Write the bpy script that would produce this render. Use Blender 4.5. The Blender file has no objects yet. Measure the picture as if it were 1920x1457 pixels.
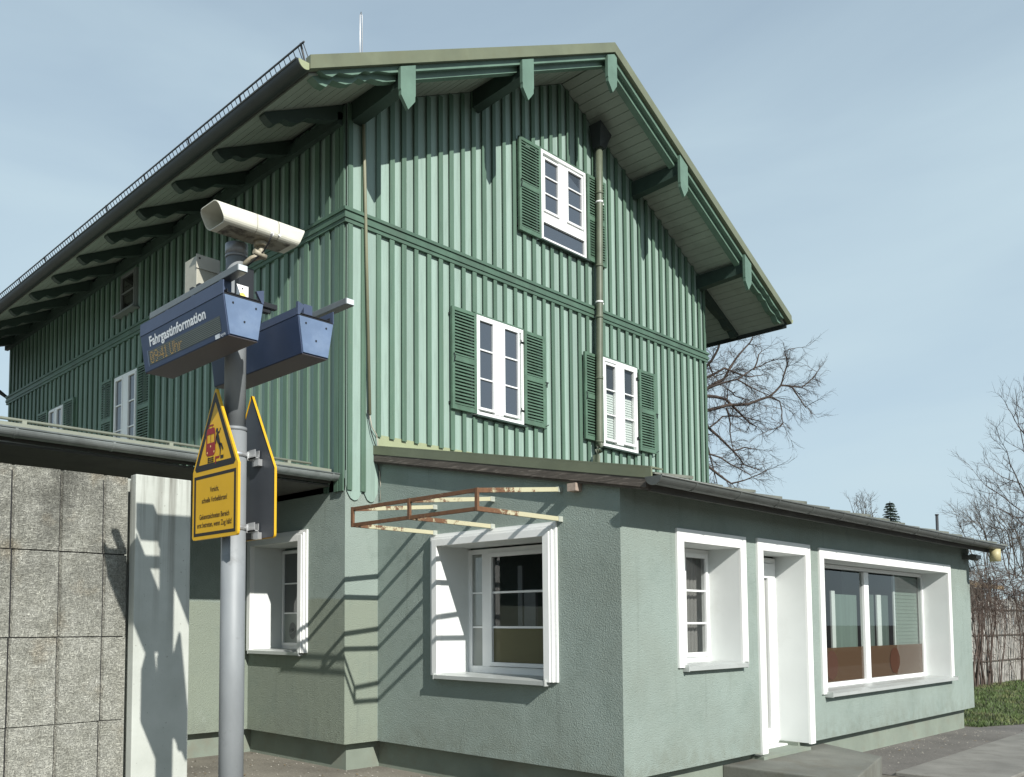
import bpy, bmesh, math, random
from mathutils import Vector, Matrix
random.seed(7)
sc = bpy.context.scene
COL = sc.collection
rad = math.radians

# ------------------------------------------------------------------ camera
cam_d = bpy.data.cameras.new("camera"); cam = bpy.data.objects.new("camera", cam_d); COL.objects.link(cam)
Rv = Vector((0.7411976, -0.6712864, -0.0007815)); Uv = Vector((-0.0411265, -0.0465716, 0.9980680)); Fv = Vector((0.6700259, 0.7397335, 0.0621264))
M = Matrix((( Rv.x, Uv.x, -Fv.x, -5.95757), (Rv.y, Uv.y, -Fv.y, -7.48828), (Rv.z, Uv.z, -Fv.z, 1.6), (0, 0, 0, 1)))
cam.matrix_world = M
cam_d.sensor_width = 36.0; cam_d.lens = 1648.754/1920*36.0
cam_d.shift_x = (960-751.9)/1920.0; cam_d.shift_y = (1066.35-728.5)/1920.0
cam_d.clip_start = 0.05; cam_d.clip_end = 3000
sc.camera = cam

# ------------------------------------------------------------------ sun, sky, exposure
SUN = Vector((0.31, 1.0, -0.70)).normalized()
sun_d = bpy.data.lights.new("sun", 'SUN'); sun = bpy.data.objects.new("sun", sun_d); COL.objects.link(sun)
sun_d.energy = 4.9; sun_d.angle = rad(0.53); sun_d.color = (1.0, 0.97, 0.915)
sun.rotation_euler = SUN.to_track_quat('-Z', 'Y').to_euler(); sun.location = (-10, -30, 25)
elev = math.asin(-SUN.z); rot = math.atan2(-SUN.x, -SUN.y)
w = bpy.data.worlds.new("World"); sc.world = w; w.use_nodes = True
nt = w.node_tree; nt.nodes.clear()
N = nt.nodes.new; Lk = nt.links.new
sky = N('ShaderNodeTexSky'); sky.sky_type = 'NISHITA'; sky.sun_disc = False
sky.sun_elevation = elev; sky.sun_rotation = rot; sky.air_density = 1.0; sky.dust_density = 0.6; sky.ozone_density = 2.0; sky.altitude = 100
bg = N('ShaderNodeBackground'); bg.inputs['Strength'].default_value = 0.098
tc = N('ShaderNodeTexCoord'); mp = N('ShaderNodeMapping'); mp.inputs['Scale'].default_value = (1.0, 1.0, 3.2)
nz = N('ShaderNodeTexNoise'); nz.inputs['Scale'].default_value = 2.1; nz.inputs['Detail'].default_value = 5; nz.inputs['Roughness'].default_value = 0.5; nz.inputs['Distortion'].default_value = 0.6
cr = N('ShaderNodeMapRange'); cr.inputs['From Min'].default_value = 0.3; cr.inputs['From Max'].default_value = 0.75; cr.inputs['To Min'].default_value = 0.70; cr.inputs['To Max'].default_value = 1.0
veil = N('ShaderNodeMix'); veil.data_type = 'RGBA'
Lk(tc.outputs['Generated'], mp.inputs['Vector']); Lk(mp.outputs[0], nz.inputs['Vector']); Lk(nz.outputs[0], cr.inputs['Value'])
sx = N('ShaderNodeSeparateXYZ'); Lk(tc.outputs['Generated'], sx.inputs[0])   # thin veil of high haze, thickest low down
el_ = N('ShaderNodeMapRange'); el_.inputs['From Min'].default_value = 0.45; el_.inputs['From Max'].default_value = 0.85; el_.inputs['To Min'].default_value = 1.0; el_.inputs['To Max'].default_value = 0.15; Lk(sx.outputs[2], el_.inputs['Value'])
vm = N('ShaderNodeMath'); vm.operation = 'MULTIPLY'; Lk(cr.outputs[0], vm.inputs[0]); Lk(el_.outputs[0], vm.inputs[1])
Lk(vm.outputs[0], veil.inputs['Factor']); Lk(sky.outputs[0], veil.inputs['A']); veil.inputs['B'].default_value = (4.55, 5.75, 6.4, 1)
Lk(veil.outputs['Result'], bg.inputs['Color'])
wo = N('ShaderNodeOutputWorld'); Lk(bg.outputs[0], wo.inputs[0])
sc.view_settings.view_transform = 'Standard'; sc.view_settings.look = 'None'; sc.view_settings.exposure = 0.36; sc.view_settings.gamma = 1.0
sc.cycles.max_bounces = 8; sc.cycles.transparent_max_bounces = 12

# ------------------------------------------------------------------ materials
def _mix(nt, fac, a, b, mode='MIX'):
    m = nt.nodes.new('ShaderNodeMix'); m.data_type = 'RGBA'; m.blend_type = mode
    for key, v in (('Factor', fac), ('A', a), ('B', b)):
        if isinstance(v, bpy.types.NodeSocket): nt.links.new(v, m.inputs[key])
        elif key == 'Factor': m.inputs[key].default_value = v
        else: m.inputs[key].default_value = (v[0], v[1], v[2], 1)
    return m.outputs['Result']
def _noise(nt, vec, scale, detail=4, rough=0.55, dist=0.0):
    n = nt.nodes.new('ShaderNodeTexNoise'); n.inputs['Scale'].default_value = scale; n.inputs['Detail'].default_value = detail
    n.inputs['Roughness'].default_value = rough; n.inputs['Distortion'].default_value = dist
    nt.links.new(vec, n.inputs['Vector']); return n.outputs[0]
def _range(nt, v, a, b, c=0.0, d=1.0):
    m = nt.nodes.new('ShaderNodeMapRange'); m.inputs['From Min'].default_value = a; m.inputs['From Max'].default_value = b
    m.inputs['To Min'].default_value = c; m.inputs['To Max'].default_value = d; nt.links.new(v, m.inputs['Value']); return m.outputs[0]
def _vec(nt, scale=(1, 1, 1)):
    t = nt.nodes.new('ShaderNodeTexCoord'); m = nt.nodes.new('ShaderNodeMapping'); m.inputs['Scale'].default_value = scale
    nt.links.new(t.outputs['Object'], m.inputs['Vector']); return m.outputs[0]
def _bump(nt, h, strength, dist, prev=None):
    b = nt.nodes.new('ShaderNodeBump'); b.inputs['Strength'].default_value = strength; b.inputs['Distance'].default_value = dist
    nt.links.new(h, b.inputs['Height'])
    if prev: nt.links.new(prev, b.inputs['Normal'])
    return b.outputs[0]
KA = 0.79
def mat(name, rgb, rough=0.6, metal=0.0, var=0.12, vscale=1.5, vstretch=(1, 1, 1), dirt=None, dirt_amt=0.0, dirt_scale=3.0, dirt_stretch=(1, 1, 1), dirt_lo=0.5, dirt_hi=0.7,
        grain=0.0, gscale=120, bump=0.0, bscale=80, bdist=0.004, spec=0.5, bdetail=3):
    m = bpy.data.materials.new(name); m.use_nodes = True; nt = m.node_tree
    p = nt.nodes['Principled BSDF']; p.inputs['Roughness'].default_value = rough; p.inputs['Metallic'].default_value = metal
    p.inputs['Specular IOR Level'].default_value = spec
    if max(rgb) < 0.6: rgb = tuple(x*KA for x in rgb)
    if dirt: dirt = tuple(x*KA for x in dirt)
    c = rgb
    if var:
        f = _range(nt, _noise(nt, _vec(nt, vstretch), vscale, 5), 0.3, 0.7)
        c = _mix(nt, f, [x*(1-var) for x in rgb], [min(1, x*(1+var)) for x in rgb])
    if grain:
        f = _range(nt, _noise(nt, _vec(nt), gscale, 2), 0.25, 0.75, 1-grain, 1+grain)
        cc = nt.nodes.new('ShaderNodeCombineColor'); [nt.links.new(f, cc.inputs[i]) for i in range(3)]
        c = _mix(nt, 1.0, c, cc.outputs[0], 'MULTIPLY')
    if dirt:
        f = _range(nt, _noise(nt, _vec(nt, dirt_stretch), dirt_scale, 6, 0.65), dirt_lo, dirt_hi, 0, dirt_amt)
        c = _mix(nt, f, c, dirt)
    if isinstance(c, bpy.types.NodeSocket): nt.links.new(c, p.inputs['Base Color'])
    else: p.inputs['Base Color'].default_value = (c[0], c[1], c[2], 1)
    if bump: nt.links.new(_bump(nt, _noise(nt, _vec(nt), bscale, bdetail), bump, bdist), p.inputs['Normal'])
    return m

MT = {}
# painted boards: per-board tone + faint vertical grime
def board_mat(name, rgb, dark=0.62):
    rgb = [x*KA for x in rgb]
    m = bpy.data.materials.new(name); m.use_nodes = True; nt = m.node_tree; p = nt.nodes['Principled BSDF']; p.inputs['Roughness'].default_value = 0.55
    t = nt.nodes.new('ShaderNodeTexCoord'); s = nt.nodes.new('ShaderNodeSeparateXYZ'); nt.links.new(t.outputs['Object'], s.inputs[0])
    a = nt.nodes.new('ShaderNodeMath'); a.operation = 'ADD'; nt.links.new(s.outputs[0], a.inputs[0]); nt.links.new(s.outputs[1], a.inputs[1])
    d = nt.nodes.new('ShaderNodeMath'); d.operation = 'MULTIPLY'; nt.links.new(a.outputs[0], d.inputs[0]); d.inputs[1].default_value = 5.0
    e = nt.nodes.new('ShaderNodeMath'); e.operation = 'FLOOR'; nt.links.new(d.outputs[0], e.inputs[0])
    wn = nt.nodes.new('ShaderNodeTexWhiteNoise'); wn.noise_dimensions = '1D'; nt.links.new(e.outputs[0], wn.inputs['W'])
    c = _mix(nt, wn.outputs['Value'], [x*0.86 for x in rgb], [x*1.10 for x in rgb])
    g = _range(nt, _noise(nt, _vec(nt, (7, 7, 0.6)), 3.0, 6, 0.65), 0.45, 0.75, 0, 0.55)
    c = _mix(nt, g, c, [x*dark for x in rgb])
    g2 = _range(nt, _noise(nt, _vec(nt, (30, 30, 2.0)), 4.0, 3, 0.6), 0.62, 0.72, 0, 0.35)
    c = _mix(nt, g2, c, (0.22, 0.24, 0.17))
    nt.links.new(c, p.inputs['Base Color'])
    nt.links.new(_bump(nt, _noise(nt, _vec(nt, (14, 14, 0.8)), 6, 4), 0.25, 0.004), p.inputs['Normal'])
    return m
MT['board'] = board_mat('mint_board_paint', (0.325, 0.445, 0.385))
MT['batten'] = board_mat('green_batten_paint', (0.105, 0.185, 0.130), 0.6)
MT['green'] = mat('green_trim_paint', (0.085, 0.155, 0.108), 0.5, var=0.18, vscale=4, dirt=(0.06, 0.08, 0.06), dirt_amt=0.4, bump=0.15, bscale=20)
MT['mintgreen'] = mat('verge_moulding_paint', (0.135, 0.225, 0.17), 0.5, var=0.15, vscale=4, bump=0.1, bscale=20)
MT['shutter'] = mat('shutter_paint', (0.095, 0.175, 0.118), 0.5, var=0.18, vscale=6, dirt=(0.07, 0.10, 0.07), dirt_amt=.5, dirt_scale=9)
MT['olive'] = mat('olive_verge_metal', (0.170, 0.190, 0.120), 0.45, var=0.15, vscale=2.5, dirt=(0.16, 0.17, 0.10), dirt_amt=0.6, dirt_scale=4)
MT['oliveyellow'] = mat('olive_flashing_metal', (0.36, 0.40, 0.24), 0.45, var=0.10, vscale=3, dirt=(0.25, 0.27, 0.15), dirt_amt=0.4)
MT['pipe'] = mat('downpipe_olive', (0.125, 0.148, 0.10), 0.5, var=0.2, vscale=4)
MT['soffit'] = mat('pale_soffit_boards', (0.40, 0.45, 0.39), 0.6, var=0.10, vscale=1.2, vstretch=(1, 0.3, 1), dirt=(0.22, 0.24, 0.2), dirt_amt=0.5, dirt_scale=1.6)
MT['rafter'] = mat('dark_rafter_paint', (0.035, 0.06, 0.048), 0.6, var=0.2, vscale=3)
MT['zinc'] = mat('weathered_zinc', (0.33, 0.36, 0.35), 0.42, metal=0.45, var=0.25, vscale=3, vstretch=(1, 3, 3), dirt=(0.12, 0.13, 0.12), dirt_amt=0.5, dirt_scale=5)
MT['zincdark'] = mat('old_dark_zinc', (0.13, 0.14, 0.13), 0.5, metal=0.3, var=0.3, vscale=3, dirt=(0.05, 0.05, 0.045), dirt_amt=0.6)
MT['gutterdark'] = mat('dark_gutter', (0.035, 0.042, 0.042), 0.5, var=0.2, vscale=2)
MT['white'] = mat('white_pvc', (0.72, 0.73, 0.72), 0.35, var=0.03, vscale=3)
MT['trim'] = mat('white_surround', (0.73, 0.74, 0.72), 0.55, var=0.03, vscale=3, dirt=(0.5, 0.52, 0.48), dirt_amt=0.3, dirt_scale=5, dirt_lo=0.6, dirt_hi=0.8, bump=0.1, bscale=90, bdist=0.002)
MT['reveal'] = mat('white_reveal_render', (0.64, 0.665, 0.65), 0.7, var=0.04, vscale=2, dirt=(0.55, 0.56, 0.5), dirt_amt=0.35, dirt_scale=2.5, dirt_lo=0.6, dirt_hi=0.85, bump=0.3, bscale=120, bdist=0.002)
MT['sill'] = mat('sill_metal', (0.55, 0.58, 0.56), 0.35, metal=0.2, var=0.05, vscale=3, dirt=(0.36, 0.35, 0.31), dirt_amt=0.35, dirt_scale=4, dirt_lo=.55, dirt_hi=.75)
MT['rooftile'] = mat('roof_slate', (0.07, 0.07, 0.065), 0.8, var=0.3, vscale=6, bump=0.4, bscale=30)
MT['purlin'] = mat('shaded_green_purlin', (0.032, 0.06, 0.047), 0.6, var=0.2, vscale=3)  # trim green darkened: deep shade under the overhang is in the colour
MT['wingroof'] = mat('pale_roof_edge_metal', (0.28, 0.30, 0.24), 0.5, var=0.15, vscale=3, dirt=(0.16, 0.17, 0.12), dirt_amt=0.5)
MT['bluedark'] = mat('unlit_room_blue', (0.045, 0.055, 0.07), 0.7, var=0.1)  # dark blue that stands for an unlit room
MT['shedroof'] = mat('grey_green_roofing', (0.17, 0.18, 0.15), 0.85, var=0.3, vscale=4, dirt=(0.08, 0.09, 0.05), dirt_amt=0.7, bump=0.5, bscale=50)
MT['oldwood'] = mat('weathered_fascia_board', (0.10, 0.085, 0.07), 0.85, var=0.3, vscale=3, vstretch=(1, 1, 14), dirt=(0.30, 0.26, 0.22), dirt_amt=0.8, dirt_scale=5, dirt_stretch=(2, 1, 12), dirt_lo=0.55, dirt_hi=0.68, bump=0.6, bscale=25)
MT['eaveunder'] = mat('dark_roof_underside', (0.10, 0.10, 0.09), 0.8, var=0.2, vscale=3)
MT['interior'] = mat('interior_wall', (0.26, 0.30, 0.27), 0.8, var=0.06)
MT['interiordark'] = mat('interior_dark', (0.09, 0.085, 0.08), 0.8, var=0.1)
MT['blind'] = mat('blind_slats', (0.62, 0.66, 0.63), 0.6, var=0.05)
MT['dullframe'] = mat('dull_grey_frame', (0.22, 0.24, 0.23), 0.5, var=0.1)
MT['black'] = mat('black_paint', (0.012, 0.012, 0.014), 0.45, var=0)
MT['plinth'] = mat('plinth_render', (0.235, 0.275, 0.225), 0.8, var=0.12, vscale=2.5, grain=0.08, gscale=150, dirt=(0.22, 0.2, 0.15), dirt_amt=0.5, dirt_scale=3, bump=0.3, bscale=120)

def plaster():
    m = bpy.data.materials.new('roughcast_plaster'); m.use_nodes = True; nt = m.node_tree; p = nt.nodes['Principled BSDF']; p.inputs['Roughness'].default_value = 0.9
    p.inputs['Specular IOR Level'].default_value = 0.25
    v = _vec(nt)
    s = nt.nodes.new('ShaderNodeSeparateXYZ'); nt.links.new(v, s.inputs[0])
    base = _mix(nt, _range(nt, _noise(nt, v, 1.3, 5), 0.3, 0.7), (0.234, 0.284, 0.256), (0.268, 0.322, 0.290))
    # older greenish paint low down on the left parts (x < 0.47), newer bluish coat above
    hx = _range(nt, s.outputs[0], 0.468, 0.4705, 1, 0)
    zz = nt.nodes.new('ShaderNodeMath'); zz.operation = 'ADD'; nt.links.new(s.outputs[2], zz.inputs[0]); nt.links.new(_range(nt, _noise(nt, v, 0.9, 2), 0.3, 0.7, -0.04, 0.04), zz.inputs[1])
    hz = _range(nt, zz.outputs[0], 1.84, 1.87, 1, 0)
    mm = nt.nodes.new('ShaderNodeMath'); mm.operation = 'MULTIPLY'; nt.links.new(hx, mm.inputs[0]); nt.links.new(hz, mm.inputs[1])
    c = _mix(nt, mm.outputs[0], base, (0.222, 0.255, 0.205))
    # grime
    g = _range(nt, _noise(nt, v, 2.4, 6, 0.7), 0.52, 0.72, 0, 0.5)
    c = _mix(nt, g, c, (0.170, 0.216, 0.188))
    g = _range(nt, _noise(nt, v, 0.75, 4, 0.6), 0.48, 0.66, 0, 0.45)
    c = _mix(nt, g, c, (0.205, 0.235, 0.200))
    zb = nt.nodes.new('ShaderNodeMath'); zb.operation = 'MULTIPLY'; nt.links.new(_range(nt, s.outputs[2], 0.30, 0.58, 0.42, 0), zb.inputs[0]); nt.links.new(_range(nt, _noise(nt, v, 6, 5, 0.7), 0.40, 0.62), zb.inputs[1])
    c = _mix(nt, zb.outputs[0], c, (0.165, 0.180, 0.145))
    st = _range(nt, _noise(nt, _vec(nt, (9, 9, 0.5)), 1.0, 5, 0.7), 0.60, 0.72, 0, 0.35)
    c = _mix(nt, st, c, (0.150, 0.175, 0.150))
    g = _range(nt, _noise(nt, _vec(nt, (1, 1, 0.35)), 5.0, 4, 0.7), 0.66, 0.74, 0, 0.35)
    c = _mix(nt, g, c, (0.31, 0.35, 0.31))
    f = _range(nt, _noise(nt, v, 170, 2), 0.25, 0.75, 0.90, 1.10)
    cc = nt.nodes.new('ShaderNodeCombineColor'); [nt.links.new(f, cc.inputs[i]) for i in range(3)]
    c = _mix(nt, 1.0, c, cc.outputs[0], 'MULTIPLY')
    nt.links.new(c, p.inputs['Base Color'])
    b = _bump(nt, _noise(nt, v, 78, 4, 0.65), 0.8, 0.016)
    b = _bump(nt, _noise(nt, v, 7, 3), 0.25, 0.02, b)
    nt.links.new(b, p.inputs['Normal']); return m
MT['plaster'] = plaster()

def glass_opaque(name, rgb, spec=0.6):
    m = bpy.data.materials.new(name); m.use_nodes = True; p = m.node_tree.nodes['Principled BSDF']
    p.inputs['Base Color'].default_value = (*rgb, 1); p.inputs['Roughness'].default_value = 0.03; p.inputs['Specular IOR Level'].default_value = spec
    p.inputs['Coat Weight'].default_value = 0.5; p.inputs['Coat Roughness'].default_value = 0.02
    return m
MT['paneblue'] = glass_opaque('curtained_window_glass', (0.050, 0.062, 0.080))
MT['paneattic'] = glass_opaque('attic_glass', (0.02, 0.02, 0.018), 0.3)
MT['panedark'] = glass_opaque('dark_window_glass', (0.02, 0.022, 0.024))
def glass_clear(name, tint, refl=0.1, alpha_rgb=None, film=0.0):
    m = bpy.data.materials.new(name); m.use_nodes = True; nt = m.node_tree; nt.nodes.remove(nt.nodes['Principled BSDF'])
    o = nt.nodes['Material Output']; tr = nt.nodes.new('ShaderNodeBsdfTransparent'); tr.inputs[0].default_value = (*tint, 1)
    g = nt.nodes.new('ShaderNodeBsdfGlossy'); g.inputs['Roughness'].default_value = 0.01
    fr = nt.nodes.new('ShaderNodeFresnel'); fr.inputs[0].default_value = 1.5
    a = nt.nodes.new('ShaderNodeMath'); a.operation = 'ADD'; a.inputs[1].default_value = refl; nt.links.new(fr.outputs[0], a.inputs[0])
    mx = nt.nodes.new('ShaderNodeMixShader'); nt.links.new(a.outputs[0], mx.inputs[0]); nt.links.new(tr.outputs[0], mx.inputs[1]); nt.links.new(g.outputs[0], mx.inputs[2])
    out = mx.outputs[0]
    if alpha_rgb:
        d = nt.nodes.new('ShaderNodeBsdfDiffuse'); d.inputs[0].default_value = (*alpha_rgb, 1)
        m2 = nt.nodes.new('ShaderNodeMixShader'); m2.inputs[0].default_value = film
        nt.links.new(out, m2.inputs[1]); nt.links.new(d.outputs[0], m2.inputs[2]); out = m2.outputs[0]
    nt.links.new(out, o.inputs[0]); return m
MT['clear'] = glass_clear('clear_glass', (0.85, 0.88, 0.87), 0.03)
MT['film'] = glass_clear('frosted_brown_film', (0.5, 0.4, 0.3), 0.0, (0.115, 0.062, 0.030), 0.88)
MT['filmdark'] = glass_clear('frosted_brown_logo', (0.4, 0.3, 0.25), 0.0, (0.062, 0.030, 0.020), 0.88)
MT['filmolive'] = glass_clear('frosted_olive_film', (0.4, 0.38, 0.3), 0.0, (0.16, 0.15, 0.09), 0.8)
MT['filmgrey'] = glass_clear('frosted_grey_film', (0.5, 0.5, 0.5), 0.0, (0.30, 0.32, 0.30), 0.8)

def rusty():
    m = bpy.data.materials.new('rusty_painted_steel'); m.use_nodes = True; nt = m.node_tree; p = nt.nodes['Principled BSDF']; p.inputs['Roughness'].default_value = 0.7
    v = _vec(nt); s = nt.nodes.new('ShaderNodeSeparateXYZ'); nt.links.new(v, s.inputs[0])
    r = _mix(nt, _noise(nt, v, 25, 4), (0.070, 0.032, 0.020), (0.20, 0.098, 0.042))
    n = nt.nodes.new('ShaderNodeMath'); n.operation = 'ADD'; nt.links.new(_noise(nt, v, 9, 6, 0.75), n.inputs[0])
    nt.links.new(_range(nt, s.outputs[0], -0.70, 0.30, 0.22, -0.14), n.inputs[1])
    f = _range(nt, n.outputs[0], 0.52, 0.60)
    c = _mix(nt, f, (0.44, 0.42, 0.28), r)
    nt.links.new(c, p.inputs['Base Color']); nt.links.new(_bump(nt, _noise(nt, v, 90, 3), 0.4, 0.003), p.inputs['Normal']); return m
MT['rust'] = rusty()

# ------------------------------------------------------------------ mesh helpers (vertices are written in world metres)
class MB:
    def __init__(s): s.bm = bmesh.new()
    def poly(s, pts):
        vs = [s.bm.verts.new(Vector(p)) for p in pts]
        try: return s.bm.faces.new(vs)
        except ValueError: return None
    def box(s, x0, x1, y0, y1, z0, z1):
        if x0 > x1: x0, x1 = x1, x0
        if y0 > y1: y0, y1 = y1, y0
        if z0 > z1: z0, z1 = z1, z0
        v = [s.bm.verts.new((x, y, z)) for z in (z0, z1) for y in (y0, y1) for x in (x0, x1)]
        for f in ((0, 2, 3, 1), (4, 5, 7, 6), (0, 1, 5, 4), (2, 6, 7, 3), (0, 4, 6, 2), (1, 3, 7, 5)): s.bm.faces.new([v[i] for i in f])
        return s
    def hexa(s, P):      # 8 corners: bottom 4 then top 4 (ring order)
        v = [s.bm.verts.new(Vector(p)) for p in P]
        for f in ((3, 2, 1, 0), (4, 5, 6, 7), (0, 1, 5, 4), (1, 2, 6, 5), (2, 3, 7, 6), (3, 0, 4, 7)): s.bm.faces.new([v[i] for i in f])
        return s
    def prism(s, poly, axis, a, b, caps=True):   # poly in the two other axes (order x,y,z without axis)
        def P(q, c):
            q = list(q); q.insert(axis, c); return q
        A = [s.bm.verts.new(P(q, a)) for q in poly]; B = [s.bm.verts.new(P(q, b)) for q in poly]
        n = len(poly)
        for i in range(n): s.bm.faces.new((A[i], A[(i+1) % n], B[(i+1) % n], B[i]))
        if caps: s.bm.faces.new(A[::-1]); s.bm.faces.new(B)
        return s
    def tube(s, pts, r0, r1=None, n=10, caps=True):
        r1 = r0 if r1 is None else r1; pts = [Vector(p) for p in pts]; rings = []
        m = len(pts)
        for i, p in enumerate(pts):
            d = (pts[min(i+1, m-1)]-pts[max(i-1, 0)]).normalized()
            up = Vector((0, 0, 1)) if abs(d.z) < 0.9 else Vector((1, 0, 0))
            a = d.cross(up).normalized(); b = a.cross(d); r = r0+(r1-r0)*i/max(1, m-1)
            rings.append([s.bm.verts.new(p+a*r*math.cos(t*2*math.pi/n)+b*r*math.sin(t*2*math.pi/n)) for t in range(n)])
        for A, B in zip(rings, rings[1:]):
            for i in range(n):
                f = s.bm.faces.new((A[i], A[(i+1) % n], B[(i+1) % n], B[i])); f.smooth = n > 5
        if caps: s.bm.faces.new(rings[0][::-1]); s.bm.faces.new(rings[-1])
        return s
    def build(s, name, m, parent=None, label=None, bevel=0.0, kind=None, fix=True):
        if fix: bmesh.ops.recalc_face_normals(s.bm, faces=s.bm.faces)
        if bevel: bmesh.ops.bevel(s.bm, geom=s.bm.edges[:], offset=bevel, segments=2, affect='EDGES', profile=0.6)
        me = bpy.data.meshes.new(name); off = Vector((0, 0, 0)); q = parent
        while q is not None: off += q.location; q = q.parent
        bmesh.ops.translate(s.bm, verts=s.bm.verts, vec=-off)
        s.bm.to_mesh(me); s.bm.free()
        if isinstance(m, str): m = MT[m]
        me.materials.append(m); o = bpy.data.objects.new(name, me); COL.objects.link(o)
        if parent is not None: o.parent = parent
        if label: o['label'] = label
        if kind: o['kind'] = kind
        return o
def build_each(mb, name, m, parent=None, gap=0.004, **k):
    """one object per separate piece (touching boxes stay together)"""
    bm = mb.bm; bm.verts.ensure_lookup_table(); seen = set(); isl = []
    bm.verts.index_update()
    for v in bm.verts:
        if v.index in seen: continue
        st = [v]; seen.add(v.index); comp = []
        while st:
            q = st.pop(); comp.append(q)
            for e in q.link_edges:
                o = e.other_vert(q)
                if o.index not in seen: seen.add(o.index); st.append(o)
        isl.append(comp)
    bb = [[min(v.co[i] for v in c)-gap for i in range(3)]+[max(v.co[i] for v in c)+gap for i in range(3)] for c in isl]
    grp = list(range(len(isl)))
    def find(i):
        while grp[i] != i: i = grp[i]
        return i
    for i in range(len(isl)):
        for j in range(i):
            if all(bb[i][k_] <= bb[j][k_+3] and bb[j][k_] <= bb[i][k_+3] for k_ in range(3)): grp[find(i)] = find(j)
    out = []
    for g_ in sorted({find(i) for i in range(len(isl))}):
        vs = {v for i in range(len(isl)) if find(i) == g_ for v in isl[i]}; nb = MB(); mp_ = {v: nb.bm.verts.new(v.co) for v in vs}
        for f in bm.faces:
            if f.verts[0] in vs: nf = nb.bm.faces.new([mp_[v] for v in f.verts]); nf.smooth = f.smooth
        out.append(nb.build(name, m, parent, **k))
    bm.free(); return out
def thing(name, label, cat, loc=(0, 0, 0), group=None):
    o = bpy.data.objects.new(name, None); o.empty_display_size = 0.3; COL.objects.link(o); o.location = loc
    o['label'] = label; o['category'] = cat
    if group: o['group'] = group
    return o
def tag(o, label, cat, group=None):
    o['label'] = label; o['category'] = cat
    if group: o['group'] = group
    return o
def text_mesh(mb, body, origin, ex, ez, height, width=None, align='CENTER', bold=0.0, size=1.0):
    """flat lettering: origin = baseline anchor, ex = reading direction, ez = up"""
    cu = bpy.data.curves.new('t', 'FONT'); cu.body = body; cu.size = 1.0; cu.offset = bold; cu.resolution_u = 3
    ob = bpy.data.objects.new('t', cu); COL.objects.link(ob)
    dg = bpy.context.evaluated_depsgraph_get(); me = bpy.data.meshes.new_from_object(ob.evaluated_get(dg))
    bpy.data.objects.remove(ob); bpy.data.curves.remove(cu)
    xs = [v.co.x for v in me.vertices]; x0, x1 = min(xs), max(xs)
    sx = (width/(x1-x0)) if width else height
    ax = {'CENTER': (x0+x1)/2, 'LEFT': x0, 'RIGHT': x1}[align]
    O = Vector(origin); ex = Vector(ex); ez = Vector(ez)
    vs = [mb.bm.verts.new(O+ex*(v.co.x-ax)*sx+ez*v.co.y*height) for v in me.vertices]
    for p in me.polygons:
        try: mb.bm.faces.new([vs[i] for i in p.vertices])
        except ValueError: pass
    bpy.data.meshes.remove(me)

# ------------------------------------------------------------------ ground
def ground_mat():
    m = bpy.data.materials.new('yard_surface'); m.use_nodes = True; nt = m.node_tree; p = nt.nodes['Principled BSDF']; p.inputs['Roughness'].default_value = 0.95
    v = _vec(nt)
    c = _mix(nt, _range(nt, _noise(nt, v, 1.1, 5), 0.35, 0.65), (0.115, 0.105, 0.085), (0.20, 0.185, 0.15))
    c = _mix(nt, _range(nt, _noise(nt, v, 30, 4, 0.7), 0.55, 0.68, 0, 0.8), c, (0.27, 0.25, 0.21))
    vo = nt.nodes.new('ShaderNodeTexVoronoi'); vo.inputs['Scale'].default_value = 28; nt.links.new(v, vo.inputs['Vector'])
    c = _mix(nt, _range(nt, vo.outputs['Distance'], 0.05, 0.12, 0.7, 0), c, (0.45, 0.43, 0.38))
    s = nt.nodes.new('ShaderNodeSeparateXYZ'); nt.links.new(v, s.inputs[0])
    c = _mix(nt, _range(nt, s.outputs[1], -10.2, -10.0, 1, 0), c, (0.055, 0.048, 0.042))   # out-of-view ground made dark like ballast, to cut bounced light
    nt.links.new(c, p.inputs['Base Color']); nt.links.new(_bump(nt, _noise(nt, v, 60, 4), 0.6, 0.01), p.inputs['Normal']); return m
def gz(x, y): return -0.006*max(0, min(12, x))
g = MB()
xs = [-600, -60, -12, -6, 0, 3, 6, 9, 12, 16, 20, 26, 40, 80, 600]; ys = [-600, -80, -30, -12, -6, -4, -3, -1, 1, 4, 10, 30, 80, 700]
grid = [[g.bm.verts.new((x, y, gz(x, y))) for x in xs] for y in ys]
for j in range(len(ys)-1):
    for i in range(len(xs)-1): g.bm.faces.new((grid[j][i], grid[j][i+1], grid[j+1][i+1], grid[j+1][i]))
o = g.build('ground', ground_mat()); o['kind'] = 'structure'
asph = mat('worn_asphalt', (0.155, 0.145, 0.13), 0.95, var=0.22, vscale=1.2, grain=0.25, gscale=60, dirt=(0.30, 0.28, 0.25), dirt_amt=0.8, dirt_scale=22, dirt_lo=0.6, dirt_hi=0.7, bump=0.6, bscale=70, bdist=0.01)
g = MB(); g.poly([(4.3, -3.95, gz(4.3, 0)+.006), (4.3, -12, gz(4.3, 0)+.006), (12, -12, -.066), (12, -3.75, -.066), (10.3, -3.20, gz(10.3, 0)+.006), (10.2, -3.0, gz(10.2, 0)+.006), (4.3, -3.0, gz(4.3, 0)+.006)])
g.poly([(12, -12, -.066), (80, -12, -.066), (80, -3.0, -.066), (12, -3.75, -.066)])
o = g.build('asphalt_yard', asph, fix=False); o['kind'] = 'structure'
g = MB(); g.box(4.33, 9.5, -4.9, -3.98, -.2, 0.012)
slabm = mat('concrete_slab', (0.23, 0.225, 0.20), 0.9, var=0.2, vscale=2, grain=0.12, gscale=80, dirt=(0.12, 0.11, 0.09), dirt_amt=0.5, bump=0.4, bscale=60)
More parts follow.
